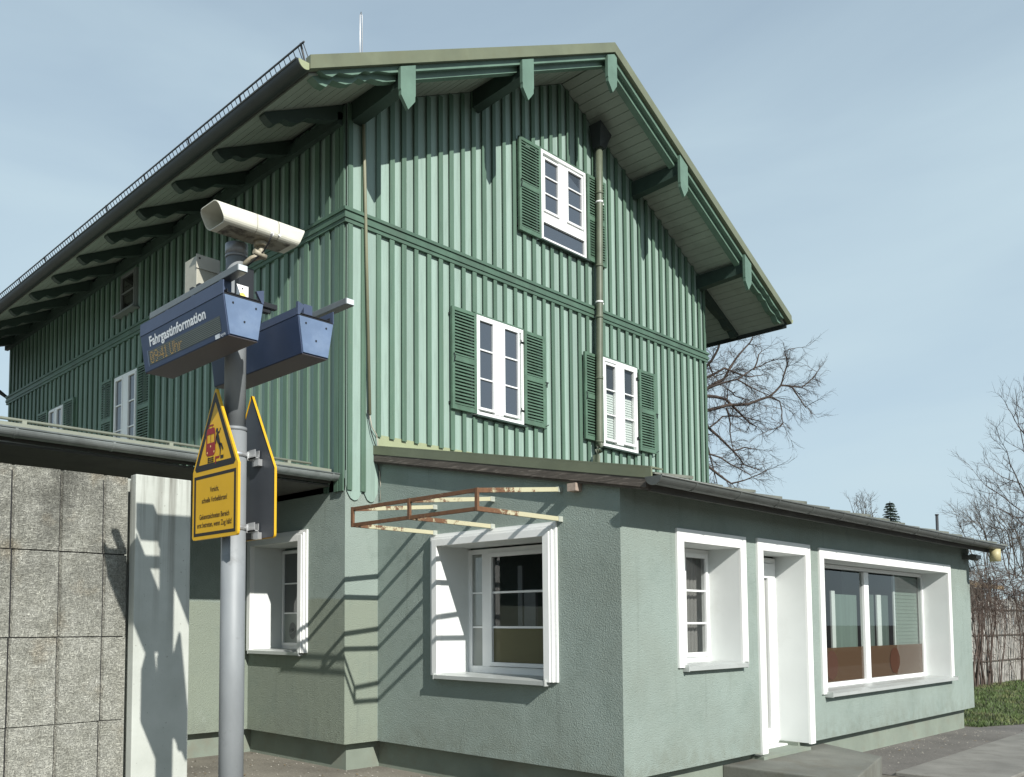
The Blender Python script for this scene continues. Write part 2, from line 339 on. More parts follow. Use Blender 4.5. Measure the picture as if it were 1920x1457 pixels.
o = g.build('concrete_path', slabm, bevel=0.01); o['kind'] = 'structure'
# lawn and blades of grass
lm = mat('lawn_soil', (0.07, 0.085, 0.03), 0.95, var=0.3, vscale=1.5, dirt=(0.16, 0.13, 0.08), dirt_amt=0.7, dirt_scale=1.5, bump=0.5, bscale=40)
g = MB(); g.poly([(10.35, -3.15, -.058), (12, -3.72, -.062), (60, -3.0, -.062), (60, 30, -.062), (10.35, 30, -.058)])
o = g.build('lawn', lm, fix=False); o['kind'] = 'structure'
gm = mat('grass_blades', (0.085, 0.135, 0.035), 0.7, var=0.5, vscale=1.3, dirt=(0.26, 0.21, 0.10), dirt_amt=0.7, dirt_scale=1.0)
g = MB(); rr = random.Random(5)
for i in range(26000):
    x = 10.4+rr.random()**1.5*18; ylo = -3.2-0.5*min(1, (x-10.4)/1.6)+0.02*(x-12 if x > 12 else 0); y = ylo+rr.random()*(3.9)
    if rr.random() < 0.04: y -= rr.random()*0.12
    a = rr.random()*6.28; h = rr.uniform(0.025, 0.08); wv = rr.uniform(0.004, 0.010)*(1+0.04*(x-10)); lx, ly = rr.uniform(-.03, .03), rr.uniform(-.03, .03)
    g.bm.faces.new([g.bm.verts.new(p) for p in ((x-wv*math.cos(a), y-wv*math.sin(a), -.062), (x+wv*math.cos(a), y+wv*math.sin(a), -.062), (x+lx, y+ly, -.062+h))])
o = g.build('grass', gm, fix=False); o['kind'] = 'stuff'; tag(o, 'short green grass growing on the lawn right of the flat-roofed extension', 'grass')

# ------------------------------------------------------------------ THE STATION HOUSE
H = thing('station_house', 'green two-storey wooden station building with grey rendered ground floor and white window surrounds', 'building', (0, 0, 0))
XC = 3.95; ZT = 9.50; SL = 0.484; YF = -0.86; YB = 11.95; XL = -1.14; XR = 9.20
def zt(x): return ZT-SL*abs(x-XC)
SOF = 0.15
# --- boards
def gable_poly(x0, x1, z0, off=SOF+0.002, y=0.0):
    pts = [(x0, y, z0), (x1, y, z0), (x1, y, zt(x1)-off)]
    if x0 < XC < x1: pts.append((XC, y, ZT-off))
    pts.append((x0, y, zt(x0)-off)); return pts
W = 7.84; Lh = 11.05
b = MB(); b.poly(gable_poly(0.462, W, 3.50)); b.build('gable_boarding', 'board', H, fix=False)
# boards left of the annex hang lower, with scroll-cut ends
b = MB(); b.poly(gable_poly(0, 0.462, 3.28))
def scal(x0, x1, n=8):
    pts = []
    for i in range(n+1):
        t = i/n; w2 = math.sin(math.pi*t)
        pts.append((x0+(x1-x0)*t, 3.05-0.085*min(1, w2*1.6)+0.012*math.sin(9*t)))
    return pts
for (xa_, xb_) in ((0.0, 0.235), (0.245, 0.461)):
    P = [(x, -0.0, z) for x, z in scal(xa_+.012, xb_-.012)]
    b.poly([(xa_, 0, 3.28)]+[(xa_, 0, 3.12)]+P+[(xb_, 0, 3.12), (xb_, 0, 3.28)])
    b.poly([(xa_, 0.016, 3.28)]+[(xa_, 0.016, 3.12)]+[(p[0], .016, p[2]) for p in P]+[(xb_, 0.016, 3.12), (xb_, 0.016, 3.28)])
b.bm.verts.ensure_lookup_table()
for v in b.bm.verts: v.co.y -= 0.018
b.build('scalloped_boarding', 'board', H, fix=False)
b = MB(); b.poly([(0, 0, 3.06), (0, 0, zt(0)-SOF-.002), (0, Lh, zt(0)-SOF-.002), (0, Lh, 3.06)]); b.poly([(0, Lh, 3.0), (W, Lh, 3.0), (W, Lh, zt(W)-SOF), (XC, Lh, ZT-SOF), (0, Lh, zt(0)-SOF)]); b.poly([(W, 0, 3.0), (W, Lh, 3.0), (W, Lh, zt(W)-SOF-.002), (W, 0, zt(W)-SOF-.002)])
b.build('side_boarding', 'board', H, fix=False)
# --- battens (cover strips), interrupted by band course and windows
BZ0, BZ1 = 6.05, 6.22
wins_g = [(2.92, 4.69, 6.86, 8.20), (1.62, 3.41, 4.20, 5.53), (4.32, 6.17, 4.19, 5.55)]
wins_s = [(5.04, 6.34, 4.2, 5.56), (8.0, 9.22, 4.3, 5.56), (5.14, 5.74, 6.44, 7.18)]
def spans(u, w_, z0, z1, holes):
    segs = [(z0, z1)]
    for (a, c, p, q) in list(holes)+[(-99, 99, BZ0, BZ1)]:
        if a < u+w_/2 and c > u-w_/2:
            ns = []
            for s0, s1 in segs:
                if q <= s0 or p >= s1: ns.append((s0, s1)); continue
                if p > s0: ns.append((s0, p-0.0))
                if q < s1: ns.append((q+0.0, s1))
            segs = ns
    return [s for s in segs if s[1]-s[0] > 0.03]
rb = random.Random(11)
b = MB()
win_frames_g = [(3.40, 4.44, 6.86, 8.18), (2.07, 3.0, 4.18, 5.53), (4.87, 5.70, 4.16, 5.55)]
xsb = [0.035, 0.235]+[0.455+0.2*k for k in range(37)]+[7.81]
for x in xsb:
    w_ = 0.068+rb.uniform(-.006, .006); x += rb.uniform(-.005, .005)
    zb_ = 3.06 if x < 0.4 else 3.72+rb.uniform(-.015, .01)
    for s0, s1 in spans(x, w_, zb_, zt(x)-SOF-0.02, win_frames_g):
      x += rb.uniform(-.005, .005); b.prism([(x-w_/2+.022, -.0005), (x-w_/2+.022, -.022), (x-w_/2, -.024), (x-w_/2+.001, -.036), (x+w_/2-.001, -.036), (x+w_/2, -.022), (x+w_/2-.012, -.020), (x+w_/2-.012, -.0005)], 2, s0, s1)
b.build('gable_cover_strips', 'batten', H)
b = MB(); win_frames_s = [(5.03, 5.90, 4.2, 5.54), (8.0, 8.68, 4.3, 5.52), (5.15, 5.73, 6.48, 7.16)]
ysb = [0.035, 0.125]+[0.30+0.204*k for k in range(53)]
for y in ysb:
    w_ = 0.078+rb.uniform(-.006, .006); y += rb.uniform(-.005, .005)
    for s0, s1 in spans(y, w_, 3.05 if y < 0.35 else 3.2, zt(0)-SOF-.03, win_frames_s): b.prism([(-.0005, y-w_/2+.020), (-.022, y-w_/2+.020), (-.022, y-w_/2), (-.034, y-w_/2+.001), (-.034, y+w_/2-.001), (-.015, y+w_/2), (-.015, y+w_/2-.012), (-.0005, y+w_/2-.012)], 2, s0, s1)
b.build('side_cover_strips', 'batten', H)
# --- band course with mouldings
b = MB()
for (p, z0, z1) in ((0.062, 6.185, 6.222), (0.045, 6.145, 6.185), (0.058, 6.10, 6.145), (0.044, 6.055, 6.10)):
    b.box(-p, W+p, -p, 0.003, z0, z1); b.box(-p, -0.0, 0.003, Lh, z0, z1)
b.build('band_course', 'green', H)
# --- roof
b = MB()
def slope_slab(b, x0, x1, y0, y1, o0, o1):
    b.prism([(x0, zt(x0)-o1), (x1, zt(x1)-o1), (x1, zt(x1)-o0), (x0, zt(x0)-o0)], 1, y0, y1)
slope_slab(b, XL, XC, YF+.03, YB, 0.004, 0.125); slope_slab(b, XC, XR, YF+.03, YB, 0.004, 0.125)
b.build('roof', 'rooftile', H)
b = MB()   # olive verge flashing, front
for xa_, xb_ in ((XL-.02, XC), (XC, XR+.02)):
    b.prism([(xa_, zt(xa_)-.125), (xb_, zt(xb_)-.125), (xb_, zt(xb_)+.012), (xa_, zt(xa_)+.012)], 1, YF-.048, YF+.028)
b.build('verge_flashing', 'olive', H)
b = MB()   # soffit planks
rs = random.Random(3)
def planks(b, xa_, xb_, y0, y1):
    n = max(1, round(abs(xb_-xa_)/0.125)); st = (xb_-xa_)/n
    for i in range(n):
        p, q = xa_+i*st+0.004, xa_+(i+1)*st-0.004; e = rs.uniform(0, .003)
        slope_slab(b, p, q, y0, y1, 0.127, SOF-.001-e)
planks(b, XL+.03, XC-.01, YF+.06, -0.003); planks(b, XC+.01, XR-.03, YF+.06, -0.003)
planks(b, XL+.03, -0.034, 0.003, YB-.05); planks(b, W+.034, XR-.03, 0.003, YB-.05)
b.build('soffit_boards', 'soffit', H)
# moulding + verge rafter with scroll ends
def vprof(x, o): return zt(x)-o
def scroll(x0, x1, o_top, o_bot, amp, side):
    """profile of a verge board from the eave end x0 to x1 with a carved tail"""
    xs_ = [x0+(x1-x0)*i/60 for i in range(61)]
    bot = []
    for x in xs_:
        d = abs(x-x0)
        if d < 0.95:
            k = [(0, .0), (.06, .55), (.13, .95), (.17, 1.0), (.18, .45), (.25, .40), (.32, .65), (.40, .90), (.47, 1.0), (.52, .85), (.56, .40), (.60, .50), (.66, .80), (.70, .85), (.705, .55), (.80, .60), (.86, .95), (.95, 1.0)]
            for (a, va), (c, vc) in zip(k, k[1:]):
                if a <= d <= c: f = va+(vc-va)*(d-a)/(c-a); break
        else: f = 1.0
        bot.append((x, zt(x)-o_top-(o_bot-o_top)*f*1.0-(0 if d > .95 else amp*math.sin(min(1, d/.5)*math.pi)*0.3)))
    top = [(x1, zt(x1)-o_top), (x0, zt(x0)-o_top)]
    return bot+top
b = MB()
b.prism(scroll(XL+.12, XC-.003, 0.127, 0.195, .02, 1), 1, YF+.008, YF+.075); b.prism(scroll(XR-.12, XC+.003, 0.127, 0.195, .02, 1), 1, YF+.008, YF+.075)
b.build('verge_moulding', 'mintgreen', H)
b = MB()
b.prism(scroll(XL+.09, XC-.003, 0.152, 0.262, .03, 1), 1, YF+.076, YF+.17); b.prism(scroll(XR-.09, XC+.003, 0.152, 0.262, .03, 1), 1, YF+.076, YF+.17)
b.build('verge_rafter', 'mintgreen', H)
# rafters along both eaves
def tail(xo, xi, o_top=0.152, depth=0.17):
    n = 40; pts = []
    k = [(0, .15), (.05, .55), (.11, .85), (.17, .80), (.20, .62), (.26, .60), (.33, .85), (.42, .92), (.50, .75), (.56, .66), (.64, .80), (.74, .88), (.86, 1.0), (3, 1.0)]
    for i in range(n+1):
        x = xo+(xi-xo)*i/n; d = abs(x-xo)
        for (a, va), (c, vc) in zip(k, k[1:]):
            if a <= d <= c: f = va+(vc-va)*(d-a)/(c-a); break
        pts.append((x, zt(x)-o_top-depth*f))
    return pts+[(xi, zt(xi)-o_top), (xo, zt(xo)-o_top)]
for k in range(12):
    y = 0.07+0.965*k
    b = MB(); b.prism(tail(XL+.07, -0.036), 1, y-.05, y+.05); b.build('rafter', 'rafter', H)
for k in range(2):
    y = 0.07+0.965*k
    b = MB(); b.prism(tail(XR-.07, W+.036), 1, y-.05, y+.05); b.build('rafter', 'rafter', H)
# wall plates under the rafters
b = MB(); b.box(-.10, -.033, 0.02, Lh, zt(0)-SOF-.26, zt(0)-SOF-.12)
b.build('wall_plate', 'rafter', H)
# purlins and pointed pendants
for x in (0.125, 2.11, 5.72, 7.69):
    b = MB(); zz_ = zt(x)-SOF-.03; wd = .075; e = SL*wd
    b.hexa([(x-wd, YF+.02, zz_-.19), (x+wd, YF+.02, zz_-.19), (x+wd, 0, zz_-.23), (x-wd, 0, zz_-.23), (x-wd, YF+.02, zz_-.0), (x+wd, YF+.02, zz_-.0), (x+wd, 0, zz_-.0), (x-wd, 0, zz_-.0)])
    b.build('purlin', 'purlin', H)
for x in (0.125, 2.11, 3.90, 5.72, 7.68):
    w2 = 0.108; zb_ = {0.125: 7.02, 2.11: 7.94, 3.90: 8.79, 5.72: 7.94, 7.68: 7.03}[x]
    zs = zb_+.155
    P = [(x, zb_), (x+w2*.93, zs-.03), (x+w2*.93, zs+.02), (x+w2, zs+.035), (x+w2, zt(x+w2)-.15), (x-w2, zt(x-w2)-.15), (x-w2, zs+.035), (x-w2*.93, zs+.02), (x-w2*.93, zs-.03)]
    if x == 3.90: P = P[:5]+[(XC, ZT-.15)]+P[5:]
    b = MB(); b.prism(P, 1, YF-.034, YF+.007); b.build('pendant', 'mintgreen', H)
# --- gutters
def ushape(cx, cz, r, t, n=14):
    o = [(cx+r*math.cos(math.pi+math.pi*i/n), cz+r*math.sin(math.pi+math.pi*i/n)) for i in range(n+1)]
    i_ = [(cx+(r-t)*math.cos(math.pi+math.pi*i/n), cz+(r-t)*math.sin(math.pi+math.pi*i/n)) for i in range(n, -1, -1)]
    return o+i_
def half(cx, cz, r, n=14): return [(cx+r*math.cos(math.pi+math.pi*i/n), cz+r*math.sin(math.pi+math.pi*i/n)) for i in range(n+1)]
b = MB(); b.prism(ushape(XL-.065, 6.965, .085, .006), 1, YF-.02, YB)
b.tube([(XL-.15, YF, 6.968), (XL-.15, YB, 6.968)], .011, n=6)
b.build('eaves_gutter', 'gutterdark', H)
b = MB(); b.prism(half(XL-.065, 6.962, .078), 1, YF-.026, YF-.0205); b.build('gutter_end_cap', 'oliveyellow', H)
b = MB(); b.prism(ushape(XR+.045, 6.915, .085, .006), 1, YF-.02, YB); b.build('eaves_gutter', 'gutterdark', H)
b = MB(); b.box(XR-.035, XR-.012, YF+.03, YB-.1, 6.755, 6.93); b.build('eave_board', 'gutterdark', H)
b = MB(); b.prism(half(XR+.045, 6.912, .078), 1, YF-.026, YF-.0205); b.build('gutter_end_cap', 'oliveyellow', H)
# --- snow guard grating on the left eave
b = MB(); xg_ = -0.93; zg_ = zt(xg_)
b.tube([(xg_, -0.62, zg_+.04), (xg_, YB-.2, zg_+.04)], .009, n=5); b.tube([(xg_-.10, -0.62, zg_+.235), (xg_-.10, YB-.2, zg_+.235)], .011, n=5)
y = -0.60
while y < YB-.2:
    b.tube([(xg_, y, zg_+.04), (xg_-.10, y, zg_+.235)], .006, n=4); y += 0.085
y = -0.56
while y < YB-.2:
    b.tube([(xg_-.10, y, zg_+.25), (xg_-.02, y, zg_-.0), (xg_+.20, y, zt(xg_+.2)+.01)], .012, n=5); y += 1.15
b.build('snow_guard', mat('dark_snow_guard', (0.10, 0.10, 0.10), 0.5, metal=0.4, var=0.2), H)
b = MB(); y0_ = -0.55; b.tube([(9.02, -.5, 7.02), (9.02, -.5, 7.30)], .012, n=5); b.tube([(9.02, -.55, 7.29), (9.02, 3, 7.29)], .01, n=5); b.tube([(8.92, -.5, 7.3), (9.1, -.5, 7.26)], .012, n=5); b.build('snow_guard', 'zincdark', H)
b = MB(); b.tube([(1.02, 1.0, zt(1.02)-.05), (1.02, 1.0, 9.50), (1.035, 1.0, 9.55), (1.055, 1.0, 9.50), (1.055, 1.0, zt(1.05)-.05)], .007, n=8)
b.build('lightning_rod', mat('galvanised_rod', (0.5, 0.51, 0.52), 0.35, metal=0.3, var=0.05), H)
# --- downpipe on the gable
b = MB(); yd = -.125
b.tube([(4.67, yd, 8.86), (4.655, yd, 7.80), (4.62, yd, 6.20), (4.585, yd, 4.98), (4.57, yd, 4.22), (4.56, yd+.0, 4.15), (4.50, yd-.03, 4.06), (4.47, yd-.02, 3.99), (4.47, yd-.0, 3.55)], .052, n=16)
for z in (7.90, 6.80, 6.03, 5.12, 4.19): b.tube([(4.57+(z-4.2)*.024, yd, z), (4.57+(z-4.2)*.024, yd, z+.035)], .058, n=16)
dp = b.build('downpipe', 'pipe', H)
b = MB(); b.hexa([(4.60, -.19, 8.60), (4.74, -.19, 8.60), (4.74, -.06, 8.60), (4.60, -.06, 8.60), (4.53, -.26, 8.93), (4.80, -.26, 8.80), (4.80, -.05, 8.80), (4.53, -.05, 8.93)]); b.build('pipe_head', 'gutterdark', dp)
b = MB()
for z in (7.78, 6.27): b.tube([(4.57+(z-4.2)*.024, yd, z-.014), (4.57+(z-4.2)*.024, yd, z+.014)], .057, n=16)
for z in (7.78, 6.27, 5.2): b.box(4.57+(z-4.2)*.024+.05, 4.57+(z-4.2)*.024+.10, yd-.01, 0, z-.01, z+.01)
build_each(b, 'pipe_clamp', 'white', dp)
b = MB(); b.tube([(.20, -.062, 7.30), (.215, -.062, 6.84), (.30, -.062, 3.93)], .019, n=10)
b.build('cable_conduit', mat('tan_conduit', (0.26, 0.26, 0.17), 0.5, var=0.15), H)
b = MB(); b.tube([(.30, -.06, 3.93), (.34, -.05, 3.80), (.41, -.05, 3.72), (.435, -.05, 3.55), (.43, -.05, 3.42), (.46, -.045, 3.30), (.478, -.045, 3.12), (.47, -.04, 2.98)], .006, n=6)
b.build('loose_cable', mat('pale_cable', (0.50, 0.45, 0.36), 0.6, var=0.1), H)
b = MB(); b.tube([(.27, -.055, 3.98), (.33, -.05, 3.74), (.40, -.05, 3.58), (.425, -.05, 3.40), (.47, -.045, 3.28), (.482, -.045, 3.2)], .006, n=6)
b.build('loose_cable', 'black', H)

# ------------------------------------------------------------------ windows
class Pl:
    """wall-local writer: u along the wall, d into the wall, z up"""
    def __init__(s, axis, pos, sgn=1): s.a = axis; s.p = pos; s.s = sgn; s.m = MB()
    def new(s): s.m = MB(); return s
    def box(s, u0, u1, d0, d1, z0, z1):
        if s.a == 'y': s.m.box(u0, u1, s.p+d0, s.p+d1, z0, z1)
        else: s.m.box(s.p+d0, s.p+d1, u0, u1, z0, z1)
        return s
    def ring(s, u0, u1, z0, z1, w, d0, d1, wb=None):
        wb = w if wb is None else wb
        s.box(u0, u0+w, d0, d1, z0, z1); s.box(u1-w, u1, d0, d1, z0, z1); s.box(u0+w, u1-w, d0, d1, z1-w, z1); s.box(u0+w, u1-w, d0, d1, z0, z0+wb); return s
    def P(s, u, d, z): return (u, s.p+d, z) if s.a == 'y' else (s.p+d, u, z)
    def build(s, name, *a, **k):
        if name in ('pane', 'privacy_film'):      # glazing is one sheet at the outer face of its box
            vs = [v.co for v in s.m.bm.verts]; lo = [min(v[i] for v in vs) for i in range(3)]; hi = [max(v[i] for v in vs) for i in range(3)]; b = MB()
            if s.a == 'y': b.poly([(lo[0], lo[1], lo[2]), (hi[0], lo[1], lo[2]), (hi[0], lo[1], hi[2]), (lo[0], lo[1], hi[2])])
            else: b.poly([(lo[0], hi[1], lo[2]), (lo[0], lo[1], lo[2]), (lo[0], lo[1], hi[2]), (lo[0], hi[1], hi[2])])
            s.m = b; k['fix'] = False
        o = s.m.build(name, *a, **k); s.m = MB(); return o
def shutter(pl, u0, u1, z0, z1, d=-0.075, hook=None):
    t = .035; st = .045
    pl.new(); pl.ring(u0, u1, z0, z1, st, d, d+t, .06); zm = (z0+z1)/2
    pl.box(u0+st, u1-st, d, d+t, zm-.035, zm+.035)
    sh = pl.build('shutter', 'shutter', H, bevel=0.003)
    for (a, c) in ((z0+.06, zm-.035), (zm+.035, z1-st)):
        n = int((c-a)/.039)
        for i in range(n):
            z = a+(c-a)*(i+.15)/n
            A, B = pl.P(u0+st, d+.001, z), pl.P(u1-st, d+.001, z)
            A2, B2 = pl.P(u0+st, d+t-.002, z+.020), pl.P(u1-st, d+t-.002, z+.020)
            up = .016
            lift = lambda p: (p[0], p[1], p[2]+up)
            pl.m.hexa([A, B, B2, A2, lift(A), lift(B), lift(B2), lift(A2)])
    pl.build('louvre_slats', 'shutter', sh)
    pl.box(u0, u1, -.033, -.004, z1-.1, z1-.07); pl.box(u0, u1, -.033, -.004, z0+.07, z0+.1); build_each(pl.m, 'shutter_hinge', 'black', sh); pl.new()
    if hook == 'L': pl.m.tube([pl.P(u0+.02, d-.012, zm-.06), pl.P(u0+.03, d-.02, zm), pl.P(u0+.015, d-.012, zm+.05)], .006, n=5); pl.build('shutter_latch', 'black', sh)
    if hook == 'R':
        pl.m.tube([pl.P(u1-.01, d-.01, zm), pl.P(u1+.07, d+.0, zm+.005), pl.P(u1+.07, -.0, zm+.005)], .006, n=5); pl.m.tube([pl.P(u1+.02, d-.01, zm-.07), pl.P(u1+.03, d-.01, zm)], .008, n=5)
        pl.m.tube([pl.P(u1-.01, d-.01, z0+.02), pl.P(u1+.05, d-.01, z0+.05)], .006, n=5)
        for z in (z0+.17, z1-.17): pl.m.tube([pl.P(u0-.06, -.06, z), pl.P(u0+.0, -.06, z)], .009, n=5); pl.m.tube([pl.P(u0-.06, -.06, z-.02), pl.P(u0-.06, -.06, z+.03)], .008, n=5)
        build_each(pl.m, 'shutter_latch', 'black', sh, gap=.012); pl.new()
    return sh
def wood_window(pl, u0, u1, z0, z1, cas, zc0, nm=3, pane='paneblue', lower=None, sillw=.03, fm='white'):
    """flush window: outer frame, two casements with muntins"""
    pl.new(); pl.ring(u0, u1, z0, z1, .045, -.048, -.001, .05)
    for (a, c, p, q) in cas:
        if a != cas[0][0]: pl.box(cas[0][1]+.028, a-.028, -.052, -.001, zc0-.03, q+.03)
        pl.ring(a-.028, c+.028, p-.028, q+.028, .03, -.06, -.012)
        for k in range(1, nm):
            z = p+(q-p)*k/nm; pl.box(a, c, -.052, -.020, z-.009, z+.009)
    if lower:
        pl.box(u0+.045, u1-.045, -.05, -.002, lower[1], zc0-.028)
    wn = pl.build('window', fm, H)
    for (a, c, p, q) in cas:
        pl.box(a+.0015, c-.0015, -.034, -.028, p+.0015, q-.0015); pl.build('pane', pane, wn)
    if lower:
        pl.box(u0+.05, u1-.05, -.02, -.016, lower[0], lower[1]-.001); pl.build('pane', pane, wn)
    pl.box(u0-.03, u1+.03, -.085, -.001, z0-.022, z0-.001); pl.build('sill', 'rafter', wn)
    pl.box(u0-.015, u1+.015, -.05, -.001, z1+.001, z1+.02); pl.build('drip_board', 'batten', wn)
    return wn
G = Pl('y', 0.0); Sd = Pl('x', 0.0)
wood_window(G, 3.40, 4.43, 6.875, 8.17, [(3.47, 3.765, 7.32, 8.04), (3.995, 4.32, 7.32, 8.06)], 7.30, lower=(6.93, 7.14))
shutter(G, 2.91, 3.37, 6.86, 8.16, hook='L'); shutter(G, 4.445, 4.90, 6.875, 8.17)
wood_window(G, 2.07, 2.985, 4.215, 5.505, [(2.12, 2.375, 4.32, 5.44), (2.60, 2.865, 4.32, 5.44)], 4.30)
shutter(G, 1.61, 2.05, 4.22, 5.50, hook='L'); shutter(G, 2.985, 3.41, 4.24, 5.50, hook='R')
wC = wood_window(G, 4.79, 5.69, 4.185, 5.52, [(4.85, 5.10, 4.31, 5.42), (5.325, 5.59, 4.31, 5.44)], 4.29, pane='clear')
for a, c in ((4.845, 5.105), (5.32, 5.595)):
    G.new(); G.box(a, c, -.0045, -.0015, 4.30, 5.45); G.build('room_darkness', 'bluedark', wC)  # dark sheet close behind the glass stands in for the unlit room
    G.new()
    for i in range(19):
        z = 4.32+i*.036; G.m.hexa([G.P(a+.012, -.0115, z), G.P(c-.012, -.0115, z), G.P(c-.012, -.0055, z+.016), G.P(a+.012, -.0055, z+.016), G.P(a+.012, -.0115, z+.004), G.P(c-.012, -.0115, z+.004), G.P(c-.012, -.0055, z+.031), G.P(a+.012, -.0055, z+.031)])
    G.build('blind', 'blind', wC)
shutter(G, 4.32, 4.76, 4.23, 5.50, hook='L'); shutter(G, 5.72, 6.16, 4.245, 5.51, hook='R')
wood_window(Sd, 5.04, 5.88, 4.10, 5.515, [(5.12, 5.345, 4.24, 5.45), (5.575, 5.81, 4.24, 5.45)], 4.22)
shutter(Sd, 5.90, 6.34, 4.2, 5.54); shutter(Sd, 4.58, 5.02, 4.2, 5.54)
wood_window(Sd, 8.01, 8.67, 4.2, 5.50, [(8.06, 8.27, 4.3, 5.45), (8.40, 8.62, 4.3, 5.45)], 4.28)
shutter(Sd, 8.69, 9.20, 4.28, 5.52); shutter(Sd, 7.47, 7.93, 4.28, 5.53)
wn = wood_window(Sd, 5.17, 5.71, 6.52, 7.14, [(5.22, 5.66, 6.57, 7.09)], 6.55, nm=2, pane='paneattic', fm='dullframe')
Sd.new(); Sd.box(5.10, 5.80, -.14, -.001, 6.47, 6.495); Sd.build('sill', 'dullframe', wn)

# ------------------------------------------------------------------ ground floor walls with openings
XA = 0.472; YA = -3.19; XE = 10.17; ZP = 0.30
def wall_sheet(b, pl, u0, u1, z0, z1, holes, ret=0.3):
    us = sorted({u0, u1, *[h[0] for h in holes], *[h[1] for h in holes]}); zs = sorted({z0, z1, *[h[2] for h in holes], *[h[3] for h in holes]})
    for i in range(len(us)-1):
        for j in range(len(zs)-1):
            um, zm = (us[i]+us[i+1])/2, (zs[j]+zs[j+1])/2
            if any(h[0] < um < h[1] and h[2] < zm < h[3] for h in holes): continue
            b.poly([pl.P(us[i], 0, zs[j]), pl.P(us[i+1], 0, zs[j]), pl.P(us[i+1], 0, zs[j+1]), pl.P(us[i], 0, zs[j+1])])
A = Pl('x', XA); Fr = Pl('y', YA); Wg = Pl('y', 1.925)
hA = (-2.39, -1.0, 1.085, 2.40); hS = (0.80, 1.80, 1.285, 2.55)
h1 = (1.475, 2.565, 1.21, 2.36); hD = (3.06, 4.09, 0.27, 2.365); hB = (4.585, 9.06, 0.80, 2.355)
b = MB()
wall_sheet(b, Sd, 0, 1.925, ZP, 3.19, [hS]); wall_sheet(b, Pl('y', 0), 0, XA, ZP, 3.19, [])
wall_sheet(b, A, YA, 0, ZP, 2.75, [hA]); b.poly([A.P(YA, 0, 2.75), A.P(0, 0, 2.75), A.P(0, 0, 3.46), A.P(YA, 0, 2.80)])
wall_sheet(b, Fr, XA, XE, ZP, 2.78, [h1, hD, hB])
b.poly([(XE, YA, ZP), (XE, YA+3.19, ZP), (XE, YA+3.19, 3.4), (XE, YA, 2.78)])
wall_sheet(b, Wg, -14, 0, ZP, 3.35, [])
# underside of the overhanging render (about 12 cm thick insulation)
for P in ([(0, 0, ZP), (0, 1.925, ZP), (.12, 1.925, ZP), (.12, .12, ZP)], [(0, 0, ZP), (XA, 0, ZP), (XA, .12, ZP), (.12, .12, ZP)], [(XA, .0, ZP), (XA, YA, ZP), (XA+.12, YA+.12, ZP), (XA+.12, .12, ZP)],
          [(XA, YA, ZP), (3.05, YA, ZP), (3.05, YA+.12, ZP), (XA+.12, YA+.12, ZP)], [(4.10, YA, ZP), (XE, YA, ZP), (XE-.12, YA+.12, ZP), (4.10, YA+.12, ZP)], [(XE, YA, ZP), (XE, 0, ZP), (XE-.12, 0, ZP), (XE-.12, YA+.12, ZP)], [(-14, 1.925, ZP), (0, 1.925, ZP), (0, 2.045, ZP), (-14, 2.045, ZP)], [(0, 1.925, ZP), (.12, 1.925, ZP), (.12, 2.045, ZP), (0, 2.045, ZP)]): b.poly(P)
b.build('rendered_wall', 'plaster', H, fix=False)
b = MB()
for P, Q in (((-14, 2.045), (.12, 2.045)), ((.12, 2.045), (.12, .12)), ((.12, .12), (XA+.12, .12)), ((XA+.12, .12), (XA+.12, YA+.12)), ((XA+.12, YA+.12), (3.05, YA+.12)), ((4.10, YA+.12), (XE-.12, YA+.12)), ((XE-.12, YA+.12), (XE-.12, 0))):
    b.poly([(*P, -.2), (*Q, -.2), (*Q, ZP+.001), (*P, ZP+.001)])
b.build('plinth', 'plinth', H, fix=False)
# interior shells so that the rooms read through the glass
b = MB()
b.box(XA+.47, 10.0, -1.30, -1.26, 0.2, 3.2); b.poly([(XA+.47, -2.8, .21), (10, -2.8, .21), (10, -1.3, .21), (XA+.47, -1.3, .21)]); b.poly([(XA+.05, -2.8, 2.62), (10.1, -2.8, 2.62), (10.1, 0.2, 2.62), (XA+.05, 0.2, 2.62)])
b.build('interior_wall', 'interior', H, fix=False)

def surround(pl, h, w, depth, prof, side='reveal', wtop=None, bottom=True, name='window_surround', flip=False):
    u0, u1, z0, z1 = h; t = .012
    pl.new()
    for (p, e0, e1) in prof:   # protrusion, ring from e0 to e1 outside the opening edge
        pl.box(u0-e1, u0-e0, -p, .004, z0-.02, z1+e1); pl.box(u1+e0, u1+e1, -p, .004, z0-.02, z1+e1); pl.box(u0-e0, u1+e0, -p, .004, z1+e0, z1+e1)
    s = pl.build(name, 'trim', H, bevel=0.002)
    q = prof[0][0]-.003
    pl.box(u0-t, u0-.0005, -q, depth, z0-.01, z1+t); pl.box(u1+.0005, u1+t, -q, depth, z0-.01, z1+t); pl.box(u0-.0005, u1+.0005, -q, depth, z1+.0005, z1+t)
    if bottom: pl.box(u0-.0005, u1+.0005, .01, depth, z0-t, z0-.0005)
    pl.build('reveal', 'reveal', s)
    return s
